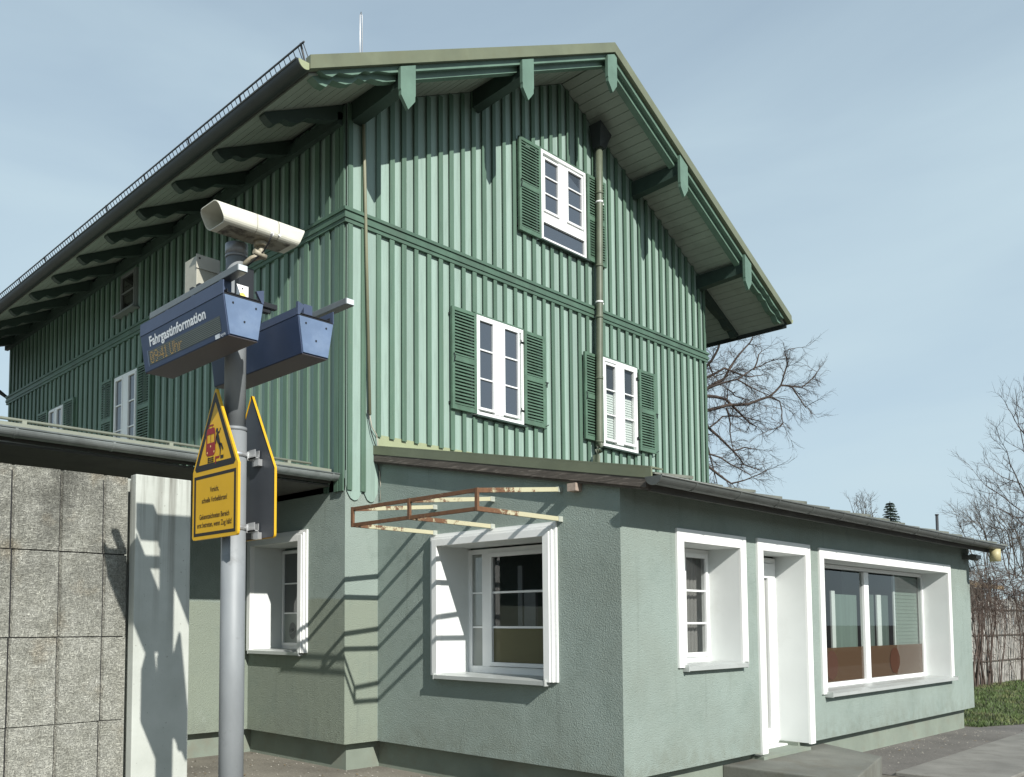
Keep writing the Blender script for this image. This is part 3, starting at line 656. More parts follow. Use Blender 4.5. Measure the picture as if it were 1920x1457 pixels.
def sill(pl, h, out, depth, ext=.02, th=.028, parent=None):
    u0, u1, z0, z1 = h
    pl.new(); pl.box(u0-ext, u1+ext, -out, -.001, z0-.022-th, z0-.022); pl.box(u0+.001, u1-.001, -.001, depth-.06, z0-.018, z0+.004)
    pl.box(u0-ext-.012, u0-ext, -out-.003, -.001, z0-.022-th-.006, z0+.006); pl.box(u1+ext, u1+ext+.012, -out-.003, -.001, z0-.022-th-.006, z0+.006)
    pl.m.hexa([pl.P(u0-ext, -out, z0-.022), pl.P(u1+ext, -out, z0-.022), pl.P(u1+ext, -.001, z0-.0222), pl.P(u0-ext, -.001, z0-.0222), pl.P(u0-ext, -out, z0-.012), pl.P(u1+ext, -out, z0-.012), pl.P(u1+ext, -.001, z0+.003), pl.P(u0-ext, -.001, z0+.003)])
    return pl.build('sill', 'sill', parent or H)
flat = [(.022, 0.0, .12)]
moul = [(.062, .0, .070), (.050, .070, .095), (.024, .095, .128)]
# left annex window
sA = surround(A, hA, .1, .46, moul); sill(A, hA, .085, .45, parent=sA)
A.new(); d = .42
A.ring(hA[0], hA[1], hA[2], hA[3]-.02, .05, d, d+.06, .07); A.box(-1.30, -1.20, d-.003, d+.06, 1.15, 2.35)
A.ring(-2.34, -1.305, 1.16, 2.33, .04, d-.018, d+.04)
for z in (1.92, 1.56): A.box(-2.30, -1.345, d+.0, d+.03, z-.011, z+.011); A.box(-1.20, -1.05, d+.005, d+.03, z-.009, z+.009)
for u in (-1.12, -1.45, -2.2): A.box(u-.018, u+.018, d-.002, d+.001, 1.115, 1.128)
wA = A.build('window', 'white', H, bevel=0.002)
A.box(-2.298, -1.347, d+.012, d+.018, 1.572, 2.288); A.build('pane', 'clear', wA)
A.box(-2.298, -1.347, d+.012, d+.018, 1.201, 1.548); A.build('pane', 'filmolive', wA)
A.box(-1.199, -1.052, d+.014, d+.018, 1.57, 2.34); A.build('pane', 'filmgrey', wA)
A.box(-1.199, -1.052, d+.014, d+.018, 1.16, 1.55); A.build('pane', 'filmgrey', wA)
A.new(); A.box(-2.74, -.3, 1.6, 1.62, .3, 2.6); A.build('room_partition', 'interiordark', wA)
A.new(); A.box(-1.75, -1.60, .62, .66, 1.1, 1.95); A.box(-1.56, -1.50, .64, .66, 1.1, 2.2); A.build('curtain_strip', mat('grey_curtain', (0.35, 0.35, 0.37), 0.8), wA)
# mirror-lettered poster frame hanging inside
A.new(); A.ring(-2.34, -1.93, 1.84, 2.16, .008, .52, .526); A.box(-2.332, -1.938, .527, .530, 1.848, 2.152); A.build('inside_sign', mat('navy_inside_sign', (0.03, 0.04, 0.07), 0.5, var=0), wA)
# window in the side wall
sS = surround(Sd, hS, .1, .46, moul); sill(Sd, hS, .07, .45, parent=sS)
Sd.new(); d = .42
Sd.ring(hS[0], hS[1], hS[2], hS[3]-.03, .03, d, d+.06, .06); Sd.ring(1.42, 1.80-.012, 1.325, 2.51, .035, d-.015, d+.04); Sd.ring(.82, 1.40, 1.325, 2.51, .035, d-.015, d+.04)
for z in (2.10, 1.73):
    Sd.box(1.457, 1.753, d-.004, d+.02, z-.009, z+.009); Sd.box(.855, 1.365, d-.004, d+.02, z-.009, z+.009)
wS = Sd.build('window', 'white', H, bevel=0.002)
Sd.box(1.458, 1.752, d+.006, d+.010, 1.738, 2.475); Sd.build('pane', glass_opaque('dull_grey_glass', (0.085, 0.092, 0.090), 0.5), wS)
Sd.box(1.458, 1.752, d+.006, d+.010, 1.362, 1.722); Sd.build('pane', mat('frosted_grey_glass', (0.26, 0.29, 0.265), 0.35, var=0.04), wS)
Sd.box(.856, 1.364, d+.006, d+.010, 1.362, 2.475); Sd.build('pane', 'panedark', wS)
Sd.new(); pts = [Sd.P(1.575+.075*math.cos(t*math.pi/16), d+.0045, 1.51+.105*math.sin(t*math.pi/16)) for t in range(32)]; Sd.m.poly(pts); stk = Sd.build('round_sticker', mat('grey_sticker', (0.12, 0.13, 0.125), 0.5, var=0), wS)
Sd.new()
for ln in ([(1.645, 1.475), (1.60, 1.50), (1.59, 1.535), (1.575, 1.50), (1.56, 1.54), (1.55, 1.50)], [(1.63, 1.465), (1.60, 1.48), (1.51, 1.52)]): Sd.m.tube([Sd.P(u, d+.003, z) for u, z in ln], .0035, n=4)
Sd.build('sticker_lettering', mat('pale_sticker_print', (0.35, 0.37, 0.35), 0.5, var=0), wS)
# small front window of the annex
s1_ = surround(Fr, h1, .12, .36, flat); sill(Fr, h1, .06, .35, parent=s1_)
Fr.new(); d = .33; z0, z1 = h1[2], h1[3]-.004
Fr.ring(h1[0], h1[1], z0, z1, .05, d, d+.06, .06); Fr.ring(2.04, 2.52, z0+.05, z1-.045, .045, d-.015, d+.04); Fr.ring(1.52, 2.0, z0+.05, z1-.045, .045, d-.015, d+.04)
Fr.box(1.995, 2.045, d-.012, d+.05, z0+.05, z1-.045)
for z in (1.93, 1.60): Fr.box(2.085, 2.475, d-.004, d+.02, z-.010, z+.010); Fr.box(1.565, 1.955, d-.004, d+.02, z-.01, z+.01)
w1 = Fr.build('window', 'white', H, bevel=0.002)
for a, c in ((2.086, 2.474), (1.566, 1.954)): Fr.box(a, c, d+.006, d+.010, z0+.096, z1-.091); Fr.build('pane', 'clear', w1)
Fr.new()
for i in range(14):
    u = 1.55+i*.07; Fr.m.tube([Fr.P(u, d+.13, 1.2), Fr.P(u, d+.13, 2.4)], .04, n=8, caps=False)
Fr.build('curtain', mat('grey_curtain_cloth', (0.20, 0.19, 0.18), 0.8), w1); Fr.box(1.49, 2.60, d+.18, d+.19, 1.2, 2.4); Fr.build('curtain_lining', mat('grey_lining', (0.14, 0.135, 0.13), .8), w1)
# door
surround(Fr, hD, .12, .36, [(.022, 0, .125)], bottom=False, name='door_surround')
Fr.new(); d = .33
Fr.ring(hD[0], hD[1], .24, hD[3]-.02, .06, d, d+.07, .03); Fr.ring(hD[0]+.065, hD[1]-.065, .275, hD[3]-.085, .17, d-.02, d+.05, .14)
Fr.box(hD[0]+.235, 3.60, d+.0, d+.03, .415, 2.11)
dr = Fr.build('door', 'white', H, bevel=0.004)
Fr.box(3.60, 3.845, d+.012, d+.018, .42, 2.10); Fr.build('pane', mat('frosted_door_glass', (0.42, 0.44, 0.40), 0.3, var=0.05), dr)
Fr.new(); Fr.m.tube([Fr.P(3.20, d-.06, 1.25), Fr.P(3.32, d-.06, 1.25)], .011, n=8); Fr.m.tube([Fr.P(3.20, d-.06, 1.25), Fr.P(3.20, d-.015, 1.25)], .011, n=8); Fr.build('handle', 'zinc', dr)
Fr.new(); Fr.box(hD[0]-.02, hD[1]-.001, d-.10, d-.001, .20, .238); Fr.build('threshold', 'white', H, bevel=0.003)
Fr.new(); Fr.box(hD[0]-.1, hD[1]-.001, -.02, d-.101, .12, .222); Fr.build('door_ledge', 'plinth', H, bevel=0.003)
Fr.new(); Fr.box(hD[1]-.03, hD[1]+.06, .11, d+.03, .02, .262); Fr.box(hD[0], hD[1]-.03, .125, d+.1, .05, .199); Fr.build('step_upstand', 'plinth', H)
# doorstep
b = MB(); b.hexa([(2.36, YA+.121, -.1), (2.36, -4.30, -.1), (4.15, -3.92, -.1), (4.75, YA+.121, -.1), (2.36, YA+.121, .19), (2.36, -4.30, .19), (4.15, -3.92, .19), (4.75, YA+.121, .19)])
b.build('doorstep', mat('doorstep_concrete', (0.17, 0.175, 0.15), 0.85, var=0.2, vscale=2.5, grain=0.1, gscale=60, dirt=(0.13, 0.12, 0.09), dirt_amt=0.7, dirt_scale=3, bump=0.5, bscale=40), H, bevel=0.012)
# big window
sB = surround(Fr, hB, .12, .36, flat); sill(Fr, hB, .09, .35, parent=sB)
Fr.new(); d = .33; zb0, zb1 = hB[2], hB[3]-.006
Fr.ring(hB[0], hB[1], zb0-.01, zb1, .05, d, d+.06, .06); Fr.box(6.70, 6.86, d-.01, d+.05, .85, 2.29)
wB = Fr.build('window', 'white', H, bevel=0.002)
for a, c in ((4.636, 6.699), (6.861, 9.009)): Fr.box(a, c, d+.02, d+.026, .852, 2.274); Fr.build('pane', 'clear', wB)
for a, c in ((4.637, 6.698), (6.862, 9.008)): Fr.box(a, c, d+.0265, d+.028, .853, 1.285); Fr.build('privacy_film', 'film', wB)
for u in (5.64, 7.84):
    Fr.new(); Fr.m.poly([Fr.P(u+.19*math.cos(t*math.pi/16), d+.0188, 1.065+.185*math.sin(t*math.pi/16)) for t in range(32)]); Fr.build('film_logo', 'filmdark', wB)
Fr.new()
for i in range(2): pass
Fr.box(8.10, 9.12, d+.080, d+.09, .86, 2.30)
for i in range(26): Fr.box(8.10, 9.12, d+.073, d+.079, .88+i*.054, .88+i*.054+.006)
Fr.build('blind', mat('pale_green_blind', (0.22, 0.29, 0.25), 0.7, var=0.04), wB)
Fr.new(); Fr.box(5.84, 5.95, d+.08, d+.10, .86, 2.02); Fr.build('curtain_edge', 'blind', wB); Fr.box(7.40, 7.55, d+.08, d+.10, .86, 2.0); Fr.build('curtain_edge', 'blind', wB); Fr.box(8.02, 8.07, d+.07, d+.09, .86, 2.30); Fr.build('curtain_edge', 'blind', wB)
Fr.box(5.97, 6.72, d+.10, d+.11, .86, 1.98); Fr.build('curtain', mat('pale_green_curtain', (0.17, 0.235, 0.20), .8, var=.15, vscale=3, vstretch=(5, 1, .3)), wB)
for a, c in ((7.0, 7.39), (7.56, 7.93)): Fr.box(a, c, d+.12, d+.13, .86, 2.0); Fr.build('curtain', mat('mid_green_curtain', (0.09, 0.13, 0.11), .8, var=.25, vscale=3, vstretch=(5, 1, .3)), wB)

# ------------------------------------------------------------------ annex roof
def za(y): return 3.56+0.2005*y     # top of the annex roof sheet
b = MB(); rr = random.Random(2)
YG = -3.50
b.prism([(YG, za(YG)-.10), (-.001, za(0)-.10), (-.001, za(0)-.03), (YG, za(YG)-.03)], 0, XA-.06, XE+.25)
# overlapping sheets with uneven front edge
x = XA-.05
while x < XE+.2:
    wd_ = .62; l = rr.uniform(.0, .035); q = rr.uniform(-.004, .012)
    b.hexa([(x, YG-.03-l, za(YG)-.028), (x+wd_, YG-.03-l, za(YG)-.016+q), (x+wd_, -.01, za(0)-.016+q), (x, -.01, za(0)-.028), (x, YG-.03-l, za(YG)-.012), (x+wd_, YG-.03-l, za(YG)+.012+q), (x+wd_, -.01, za(0)+.012+q), (x, -.01, za(0)-.012)])
    x += .58
b.build('annex_roof', 'shedroof', H)
b = MB()   # green metal rake strip on the left edge, over weathered timber
def rake(b, x0, x1, o0, o1, y0=YG-.05, y1=-.005):
    b.prism([(y0, za(y0)-o1), (y1, za(y1)-o1), (y1, za(y1)-o0), (y0, za(y0)-o0)], 0, x0, x1)
rake(b, XA-.085, XA-.062, -.03, .055); rake(b, XA-.085, XA+.10, -.045, -.031)
b.build('rake_flashing', 'olive', H)
b = MB(); rake(b, XA-.080, XA-.061, .058, .135, YG, -.02); rake(b, XA-.061, XA-.002, .102, .155, YG, -.02); b.build('fascia_board', 'oldwood', H)
b = MB(); b.box(XA-.10, XA-.001, -2.80, -2.71, 2.775, 2.845); b.build('beam_end', mat('raw_beam_end', (0.40, 0.32, 0.26), 0.8, var=0.2, vscale=20), H)
b = MB(); b.box(.466, W, -.012, -.0005, 3.54, 3.735); b.prism([(-.012, 3.60), (-.10, 3.585), (-.10, 3.575), (-.012, 3.58)], 0, .47, W); b.build('wall_flashing', 'oliveyellow', H)
# eave boards under the sheets (gaps let the sun through) and gutter
b = MB(); b.box(XA-.02, XE+.2, YA-.30, YA-.28, 2.70, 2.80); b.build('eave_board', 'eaveunder', H)
b = MB(); b.prism(ushape(-3.60, 2.80, .068, .005), 0, 0.25+.10, XE+.10)
b.tube([(.35, -3.668, 2.80), (XE+.1, -3.668, 2.80)], .010, n=6)
for i in range(13):
    x = .9+i*.78; b.prism(ushape(-3.60, 2.80, .073, .005), 0, x, x+.03)
b.build('annex_gutter', 'zincdark', H)
b = MB(); b.prism(half(-3.60, 2.80, .075), 0, .335, .349); b.build('gutter_end_cap', 'zincdark', H)
b = MB(); b.tube([(9.98, -3.60, 2.74), (9.98, -3.60, 2.55)], .075, n=16); b.build('pipe_stub', mat('yellow_pipe_stub', (0.52, 0.47, 0.25), 0.5, var=0.1), H)
b = MB(); b.box(XE-.35, XE-.1, YA-.2, YA, 2.60, 2.66); b.tube([(XE-.3, YA-.12, 2.63), (XE-.05, YA-.12, 2.63)], .05, n=10); b.build('wall_lamp', 'zincdark', H)

# ------------------------------------------------------------------ low wing on the left
def zw(y): return 3.30+.165*(y-.14)
b = MB(); b.prism([(.20, zw(.2)-.05), (9.0, zw(9)-.05), (9.0, zw(9)), (.20, zw(.2))], 0, -14, -.035); b.build('wing_roof', 'wingroof', H)
b = MB(); b.box(-14, -.04, .20, .235, zw(.2)-.16, zw(.2)-.052); b.box(-14, -.035, .235, 1.925, 3.12, 3.14); b.build('wing_eave_boarding', 'eaveunder', H)
b = MB(); b.prism(ushape(.12, 3.235, .072, .005), 0, -14, -.035)
b.tube([(-14, .05, 3.237), (-.035, .05, 3.237)], .010, n=6); b.tube([(-14, .19, 3.245), (-.035, .19, 3.245)], .008, n=6)
for x in (-.12, -.87, -1.74, -2.61, -3.46, -4.3): b.prism(ushape(.12, 3.235, .077, .005), 0, x-.012, x+.012)
b.build('wing_gutter', 'zinc', H)
b = MB(); b.tube([(-14, .36, 3.36), (-.20, .36, 3.375)], .014, n=8)
for x in (-.5, -1.9, -3.3): b.box(x-.02, x+.02, .34, .42, 3.30, 3.37)
b.build('snow_guard', 'wingroof', H)
b = MB(); b.tube([(-.9, 11.9, 6.75), (-.1, 11.3, 6.37), (.10, 11.2, 6.2), (.10, 11.2, 4)], .045, n=8); b.build('downpipe', 'gutterdark', H)

# ------------------------------------------------------------------ rusty canopy frame over the annex window
cf = MB(); sec = .017
Ys = (-.943, -1.746, -2.568); XO = -.642; ZL = 2.545; ZU0 = 2.815; ZU1 = 2.70
for y in Ys:
    cf.box(XO, XA-.06, y-.013, y+.013, ZL-.02, ZL+.02)
    cf.hexa([(XO, y-.013, ZU1-.022), (XA-.06, y-.013, ZU0-.022), (XA-.06, y+.013, ZU0-.022), (XO, y+.013, ZU1-.022), (XO, y-.013, ZU1+.018), (XA-.06, y-.013, ZU0+.018), (XA-.06, y+.013, ZU0+.018), (XO, y+.013, ZU1+.018)])
    cf.box(XO-.026, XO-.0005, y-.016, y+.016, ZL-.02, ZU1+.018)
cf.box(XO-.022, XO-.001, Ys[2]+.017, Ys[1]-.017, ZL-.018, ZL+.016); cf.box(XO-.022, XO-.001, Ys[1]+.017, Ys[0]-.017, ZL-.018, ZL+.016)
cf.box(XO-.022, XO-.001, Ys[2]+.017, Ys[1]-.017, ZU1-.018, ZU1+.016); cf.box(XO-.022, XO-.001, Ys[1]+.017, Ys[0]-.017, ZU1-.018, ZU1+.016)
cn = cf.build('canopy_frame', 'rust', H, bevel=0.002)
b = MB()
for y in Ys:
    b.box(XA-.0595, XA-.001, y-.016, y+.016, ZL-.024, ZL+.024); b.box(XA-.0595, XA-.001, y-.016, y+.016, ZU0-.024, ZU0+.024)
build_each(b, 'canopy_bracket', mat('pale_bracket', (0.45, 0.48, 0.42), 0.6, var=0.15, vscale=20), cn)

LIMBS={'tree':[([[16.65,8.04,7.46],[17.62,7.14,7.73],[18.85,6.0,8.1],[19.36,5.52,8.28],[19.83,5.09,8.31],[20.29,4.65,8.54],[20.55,4.39,8.89],[20.66,4.23,9.52],[20.59,4.27,9.94],[20.8,4.07,10.02]],0.09),([[20.55,4.39,8.89],[21.13,4.01,8.86],[21.45,3.82,9.15],[21.66,3.75,9.39]],0.03),([[20.29,4.65,8.54],[20.44,4.4,8.38],[20.41,4.32,8.05],[20.34,4.27,7.66]],0.035),([[20.79,4.18,8.86],[20.82,4.04,8.59],[20.89,3.87,8.25],[20.85,3.78,8.13]],0.02),([[17.03,7.67,7.73],[17.81,6.65,8.31],[18.45,5.77,8.62],[18.62,5.34,8.78],[18.79,4.91,8.85],[18.89,4.56,8.57],[19.12,4.11,8.28]],0.07),([[19.55,5.28,9.07],[20.1,5.02,9.47],[20.64,4.78,9.74]],0.03),([[18.82,5.97,8.73],[19.44,5.65,9.15],[19.88,5.46,9.85],[20.37,5.24,10.4],[20.62,5.24,10.81]],0.045),([[18.16,6.55,8.89],[18.61,5.84,9.36],[18.58,5.57,9.56],[18.57,5.28,10.07],[18.72,4.86,10.21],[18.71,4.59,10.24]],0.045),([[17.81,6.95,7.94],[19.0,6.09,7.76],[19.49,5.89,7.37],[19.96,5.69,6.97],[20.36,5.56,6.57],[20.92,5.28,6.43]],0.05),([[19.33,5.55,8.2],[19.54,5.54,7.75],[19.67,5.59,7.24],[19.87,5.59,6.83]],0.035),([[17.84,6.99,7.2],[18.81,5.97,6.43],[18.98,5.65,6.09],[19.12,5.34,5.81],[19.28,4.98,5.89],[19.62,4.45,6.17]],0.06),([[18.83,5.98,8.57],[19.5,5.64,8.51],[19.98,5.5,8.19],[20.47,5.36,7.86],[20.83,5.31,7.8]],0.04),([[18.88,6.04,7.2],[19.13,6.0,6.69],[19.32,5.99,6.28],[19.51,5.99,5.87]],0.03),([[19.29,5.59,8.25],[19.53,5.59,8.83],[19.89,5.55,8.67],[20.44,5.33,8.56]],0.03),([[18.17,6.56,8.68],[18.9,6.0,9.13],[19.42,5.63,9.47],[19.72,5.5,9.39],[20.22,5.2,9.26],[20.59,4.99,9.34]],0.03),([[18.77,5.92,9.84],[19.11,5.81,9.18],[19.51,5.56,9.37]],0.02),([[19.0,5.9,7.62],[19.35,5.69,7.96],[19.88,5.34,7.98],[20.42,5.0,7.85]],0.025),([[18.9,6.06,6.83],[19.37,5.78,6.69],[19.87,5.49,6.39],[20.25,5.29,6.19]],0.03),([[19.54,5.47,6.88],[19.9,5.27,7.01],[20.24,5.1,6.97]],0.02),([[20.64,4.41,7.72],[20.57,4.48,7.62],[20.49,4.56,7.57]],0.015),([[19.91,4.93,9.36],[20.0,4.8,9.84],[20.08,4.73,9.94]],0.02)],'right':[([[30.61,-0.18,3.12],[30.44,0.12,4.61],[30.32,0.39,5.81],[30.26,0.64,6.74],[30.24,0.86,7.62]],0.07),([[30.47,-0.15,4.29],[30.35,0.02,6.67],[30.28,0.26,7.89],[30.28,0.49,8.41],[30.32,0.68,8.91]],0.06),([[30.14,0.09,4.88],[29.62,0.64,5.66],[29.33,1.0,6.08],[29.17,1.26,6.31]],0.04),([[30.16,0.03,5.47],[29.57,0.35,6.33],[28.97,0.75,6.55]],0.035),([[30.02,0.23,4.59],[29.77,0.54,5.18],[29.44,0.95,5.49]],0.03),([[30.35,-0.2,6.05],[30.05,0.14,6.95],[29.85,0.35,8.21]],0.04),([[30.33,-0.22,6.64],[30.01,0.1,7.83],[30.01,0.17,8.68]],0.04)],'bush':[([[33.71,2.4,3.32],[33.19,2.43,4.43],[32.69,2.48,5.06],[32.17,2.56,5.4]],0.022),([[33.45,2.63,3.32],[33.07,2.86,4.45],[32.83,3.0,5.12],[32.73,3.05,5.31]],0.022),([[34.74,1.47,3.32],[34.82,1.6,4.47],[34.93,1.74,5.16],[35.05,1.89,5.56]],0.022),([[34.31,1.86,3.32],[34.06,2.06,4.46],[33.98,2.15,5.13],[33.93,2.24,5.45]],0.022),([[33.56,2.53,3.32],[33.87,2.47,4.47],[34.03,2.57,5.17],[34.01,2.87,5.53]],0.022),([[34.74,1.47,3.32],[34.64,1.81,4.48],[34.76,2.0,5.17],[34.77,2.3,5.67]],0.022),([[34.62,1.57,3.32],[34.58,1.46,4.45],[34.29,1.62,5.11],[34.19,1.64,5.32]],0.022),([[34.28,1.89,3.32],[34.24,1.89,4.46],[34.13,2.01,5.13],[34.0,2.15,5.64]],0.022),([[34.5,1.69,3.32],[34.45,2.03,4.48],[34.66,2.18,5.18],[34.62,2.59,5.48]],0.022),([[34.29,1.88,3.32],[34.31,1.82,4.46],[34.25,1.87,5.13],[33.88,2.24,5.38]],0.022),([[34.39,1.79,3.32],[34.02,1.67,4.43],[33.61,1.64,5.06],[33.0,1.8,5.56]],0.022),([[35.02,1.21,3.32],[34.33,1.46,4.44],[33.83,1.58,5.07],[33.36,1.68,5.52]],0.022),([[33.92,2.21,3.32],[33.27,2.34,4.43],[32.85,2.29,5.06],[32.39,2.32,5.4]],0.022),([[34.45,1.73,3.32],[34.7,1.81,4.48],[34.95,1.93,5.18],[34.86,2.38,5.65]],0.022),([[33.6,2.5,3.32],[33.55,2.37,4.45],[33.33,2.44,5.11],[33.17,2.47,5.67]],0.022)],'far':[([[52.55,13.45,6.55],[52.43,13.47,7.62],[52.22,13.56,8.86]],0.03),([[52.01,13.95,6.55],[51.88,13.97,7.62],[51.68,14.06,8.63]],0.03),([[52.27,13.71,6.55],[52.14,13.73,7.62],[51.94,13.83,8.6]],0.03),([[52.83,13.2,6.54],[52.7,13.23,7.62],[52.49,13.32,8.79]],0.03),([[52.41,13.58,6.55],[52.28,13.6,7.62],[52.08,13.7,8.74]],0.03),([[52.58,13.42,6.55],[52.46,13.45,7.62],[52.25,13.54,8.72]],0.03),([[52.5,13.5,6.55],[52.38,13.52,7.62],[52.17,13.61,8.71]],0.03),([[52.87,13.17,6.54],[52.74,13.19,7.62],[52.54,13.28,8.75]],0.03)]}

# ------------------------------------------------------------------ concrete noise-barrier wall, front left
YC = -1.12
BW = thing('concrete_wall', 'grey noise-barrier wall of rough wood-concrete panels held by a smooth concrete post', 'wall', (-3.2, YC, 0))
def chip_mat():
    m = bpy.data.materials.new('wood_chip_concrete'); m.use_nodes = True; nt = m.node_tree; p = nt.nodes['Principled BSDF']; p.inputs['Roughness'].default_value = 0.95; p.inputs['Specular IOR Level'].default_value = 0.2
    v = _vec(nt); s = nt.nodes.new('ShaderNodeSeparateXYZ'); nt.links.new(v, s.inputs[0])
    vd = _noise(nt, v, 8, 3)
    c = _mix(nt, _range(nt, vd, 0.3, 0.7), (0.31, 0.31, 0.265), (0.42, 0.42, 0.37))
    # weathering stain of the upper rows
    up = nt.nodes.new('ShaderNodeMath'); up.operation = 'MULTIPLY'; nt.links.new(_range(nt, s.outputs[2], 1.2, 2.9, 0, 1), up.inputs[0]); nt.links.new(_range(nt, _noise(nt, _vec(nt, (1.4, 1, .7)), 2.6, 5, .7), 0.35, 0.6), up.inputs[1])
    c = _mix(nt, up.outputs[0], c, (0.125, 0.125, 0.108))
    c = _mix(nt, _range(nt, _noise(nt, v, 3.1, 4), 0.56, 0.68, 0, .5), c, (0.27, 0.23, 0.165))
    # straw-like chips, crossed stretched noises
    a1 = _noise(nt, _vec(nt, (29, 29, 104)), 1.0, 2, .6, 1.2); a2 = _noise(nt, _vec(nt, (104, 29, 38)), 1.0, 2, .6, 1.2)
    mx = nt.nodes.new('ShaderNodeMath'); mx.operation = 'MAXIMUM'; nt.links.new(a1, mx.inputs[0]); nt.links.new(a2, mx.inputs[1])
    f = _range(nt, mx.outputs[0], 0.44, 0.68, 0.66, 1.42)
    cc = nt.nodes.new('ShaderNodeCombineColor'); [nt.links.new(f, cc.inputs[i]) for i in range(3)]
    c = _mix(nt, 1.0, c, cc.outputs[0], 'MULTIPLY'); nt.links.new(c, p.inputs['Base Color'])
    fine = _bump(nt, _noise(nt, v, 140, 3), .5, .006); nt.links.new(_bump(nt, mx.outputs[0], 1.0, 0.03, fine), p.inputs['Normal']); return m
MT['chip'] = chip_mat()
rows = [(-.2, .238), (.245, .866), (.873, 1.498), (1.506, 2.127), (2.136, 2.735)]
rr = random.Random(4)
for (z0, z1) in rows:
    b = MB(); ribs = [-3.155-.3375*k for k in range(0, 12)]
    prof = [(-2.97, YC+.10)]
    off = rr.uniform(-.008, .008)
    for i, x in enumerate(ribs):
        x += off+rr.uniform(-.004, .004); dd = [0.012, 0.0][i % 2]
        prof += [(x+.016, YC+.088+dd*.8), (x+.006, YC+.126), (x-.004, YC+.126), (x-.014, YC+.084+dd*.8)]
    prof += [(-6.95, YC+.09), (-6.95, YC+.22), (-2.97, YC+.22)]
    # subdivide vertically for a slightly uneven edge
    b.prism([(p[0], p[1]) for p in prof], 2, z0, z1)
    o = b.build('panel', 'chip', BW)
b = MB(); b.box(-6.9, -2.98, YC+.125, YC+.20, -.1, 2.70); b.build('panel_core', 'black', BW)
pm = bpy.data.materials.new('smooth_post_concrete'); pm.use_nodes = True; _nt = pm.node_tree; _p = _nt.nodes['Principled BSDF']; _p.inputs['Roughness'].default_value = .85
_v = _vec(_nt); _s = _nt.nodes.new('ShaderNodeSeparateXYZ'); _nt.links.new(_v, _s.inputs[0])
_c = _mix(_nt, _range(_nt, _noise(_nt, _v, 3, 5), .3, .7), (0.38, 0.40, 0.36), (0.47, 0.49, 0.45))
_st = _nt.nodes.new('ShaderNodeMath'); _st.operation = 'MULTIPLY'; _nt.links.new(_range(_nt, _s.outputs[2], 1.3, 2.8, 0, 1), _st.inputs[0]); _nt.links.new(_range(_nt, _noise(_nt, _vec(_nt, (15, 15, .5)), 1.0, 5, .65), .46, .70), _st.inputs[1])
_c = _mix(_nt, _st.outputs[0], _c, (0.15, 0.148, 0.125))
_c = _mix(_nt, _range(_nt, _noise(_nt, _v, 45, 2), .70, .74, 0, .7), _c, (0.12, 0.11, 0.09))
_nt.links.new(_c, _p.inputs['Base Color']); _nt.links.new(_bump(_nt, _noise(_nt, _v, 60, 4), .25, .004), _p.inputs['Normal'])
b = MB(); b.box(-2.960, -2.488, YC-.02, YC+.075, -.2, 2.752); b.box(-2.90, -2.55, YC+.0755, YC+.22, -.2, 2.74); b.box(-2.960, -2.488, YC+.2205, YC+.31, -.2, 2.752); b.build('post', pm, BW, bevel=0.008)

# ------------------------------------------------------------------ platform pole with displays, signs, loudspeaker
PX, PY = -3.31, -3.14; RP = .070
galv = mat('grey_pole_paint', (0.28, 0.30, 0.31), 0.55, metal=0.1, var=0.12, vscale=6, vstretch=(1, 1, .4), dirt=(0.16, 0.165, 0.16), dirt_amt=0.5, dirt_scale=8, dirt_lo=.58, dirt_hi=.72)
PO = thing('platform_pole', 'round grey steel pole carrying the blue displays, yellow signs and loudspeaker', 'pole', (PX, PY, 0))
b = MB(); b.tube([(PX, PY, -.1), (PX, PY, 2.72)], RP, n=32); b.tube([(PX, PY, 2.72), (PX, PY, 3.72)], .062, n=32); b.tube([(PX, PY, 2.70), (PX, PY, 2.722)], .0715, n=32); b.build('shaft', galv, PO)
b = MB(); b.tube([(PX, PY, 3.72), (PX, PY, 3.735)], .066, n=32); b.tube([(PX, PY, 3.735), (PX, PY, 3.80)], .066, n=32); b.build('pole_cap', mat('grey_cap', (0.33, 0.34, 0.35), 0.35, metal=.3, var=.05), PO)
steel = mat('bright_bracket_steel', (0.62, 0.63, 0.63), 0.3, metal=.7, var=.08)
dkst = mat('dark_bracket_steel', (0.035, 0.038, 0.042), 0.45, metal=.4, var=.1)
b = MB()
for z in (3.46, 3.60): b.tube([(PX, PY, z), (PX, PY, z+.03)], .074, n=24)
b.box(PX-.045, PX+.055, PY-.10, PY-.065, 3.44, 3.64); b.box(PX-.27, PX+.25, PY-.055, PY-.02, 3.462, 3.49); b.box(PX-.27, PX+.25, PY+.02, PY+.055, 3.462, 3.49)
b.build('crossarm', dkst, PO)
b = MB()
for z in (2.55, 2.13): b.tube([(PX, PY, z), (PX, PY, z+.03)], .074, n=24)
for z in (2.55, 2.13):
    b.box(PX-.105, PX-.068, PY-.03, PY-.015, z-.01, z+.04); b.box(PX+.068, PX+.108, PY-.03, PY-.015, z-.01, z+.04)
    b.box(PX+.074, PX+.105, PY-.10, PY-.03, z-.005, z+.002); b.box(PX+.074, PX+.080, PY-.10, PY-.03, z-.005, z+.045); b.box(PX+.10, PX+.106, PY-.10, PY-.03, z-.045, z+.04)
    b.tube([(PX+.09, PY-.105, z-.03), (PX+.115, PY-.105, z-.03)], .009, n=6); b.box(PX+.085, PX+.112, PY-.12, PY-.07, z-.05, z-.012)
build_each(b, 'sign_clamp', steel, PO, gap=.035)

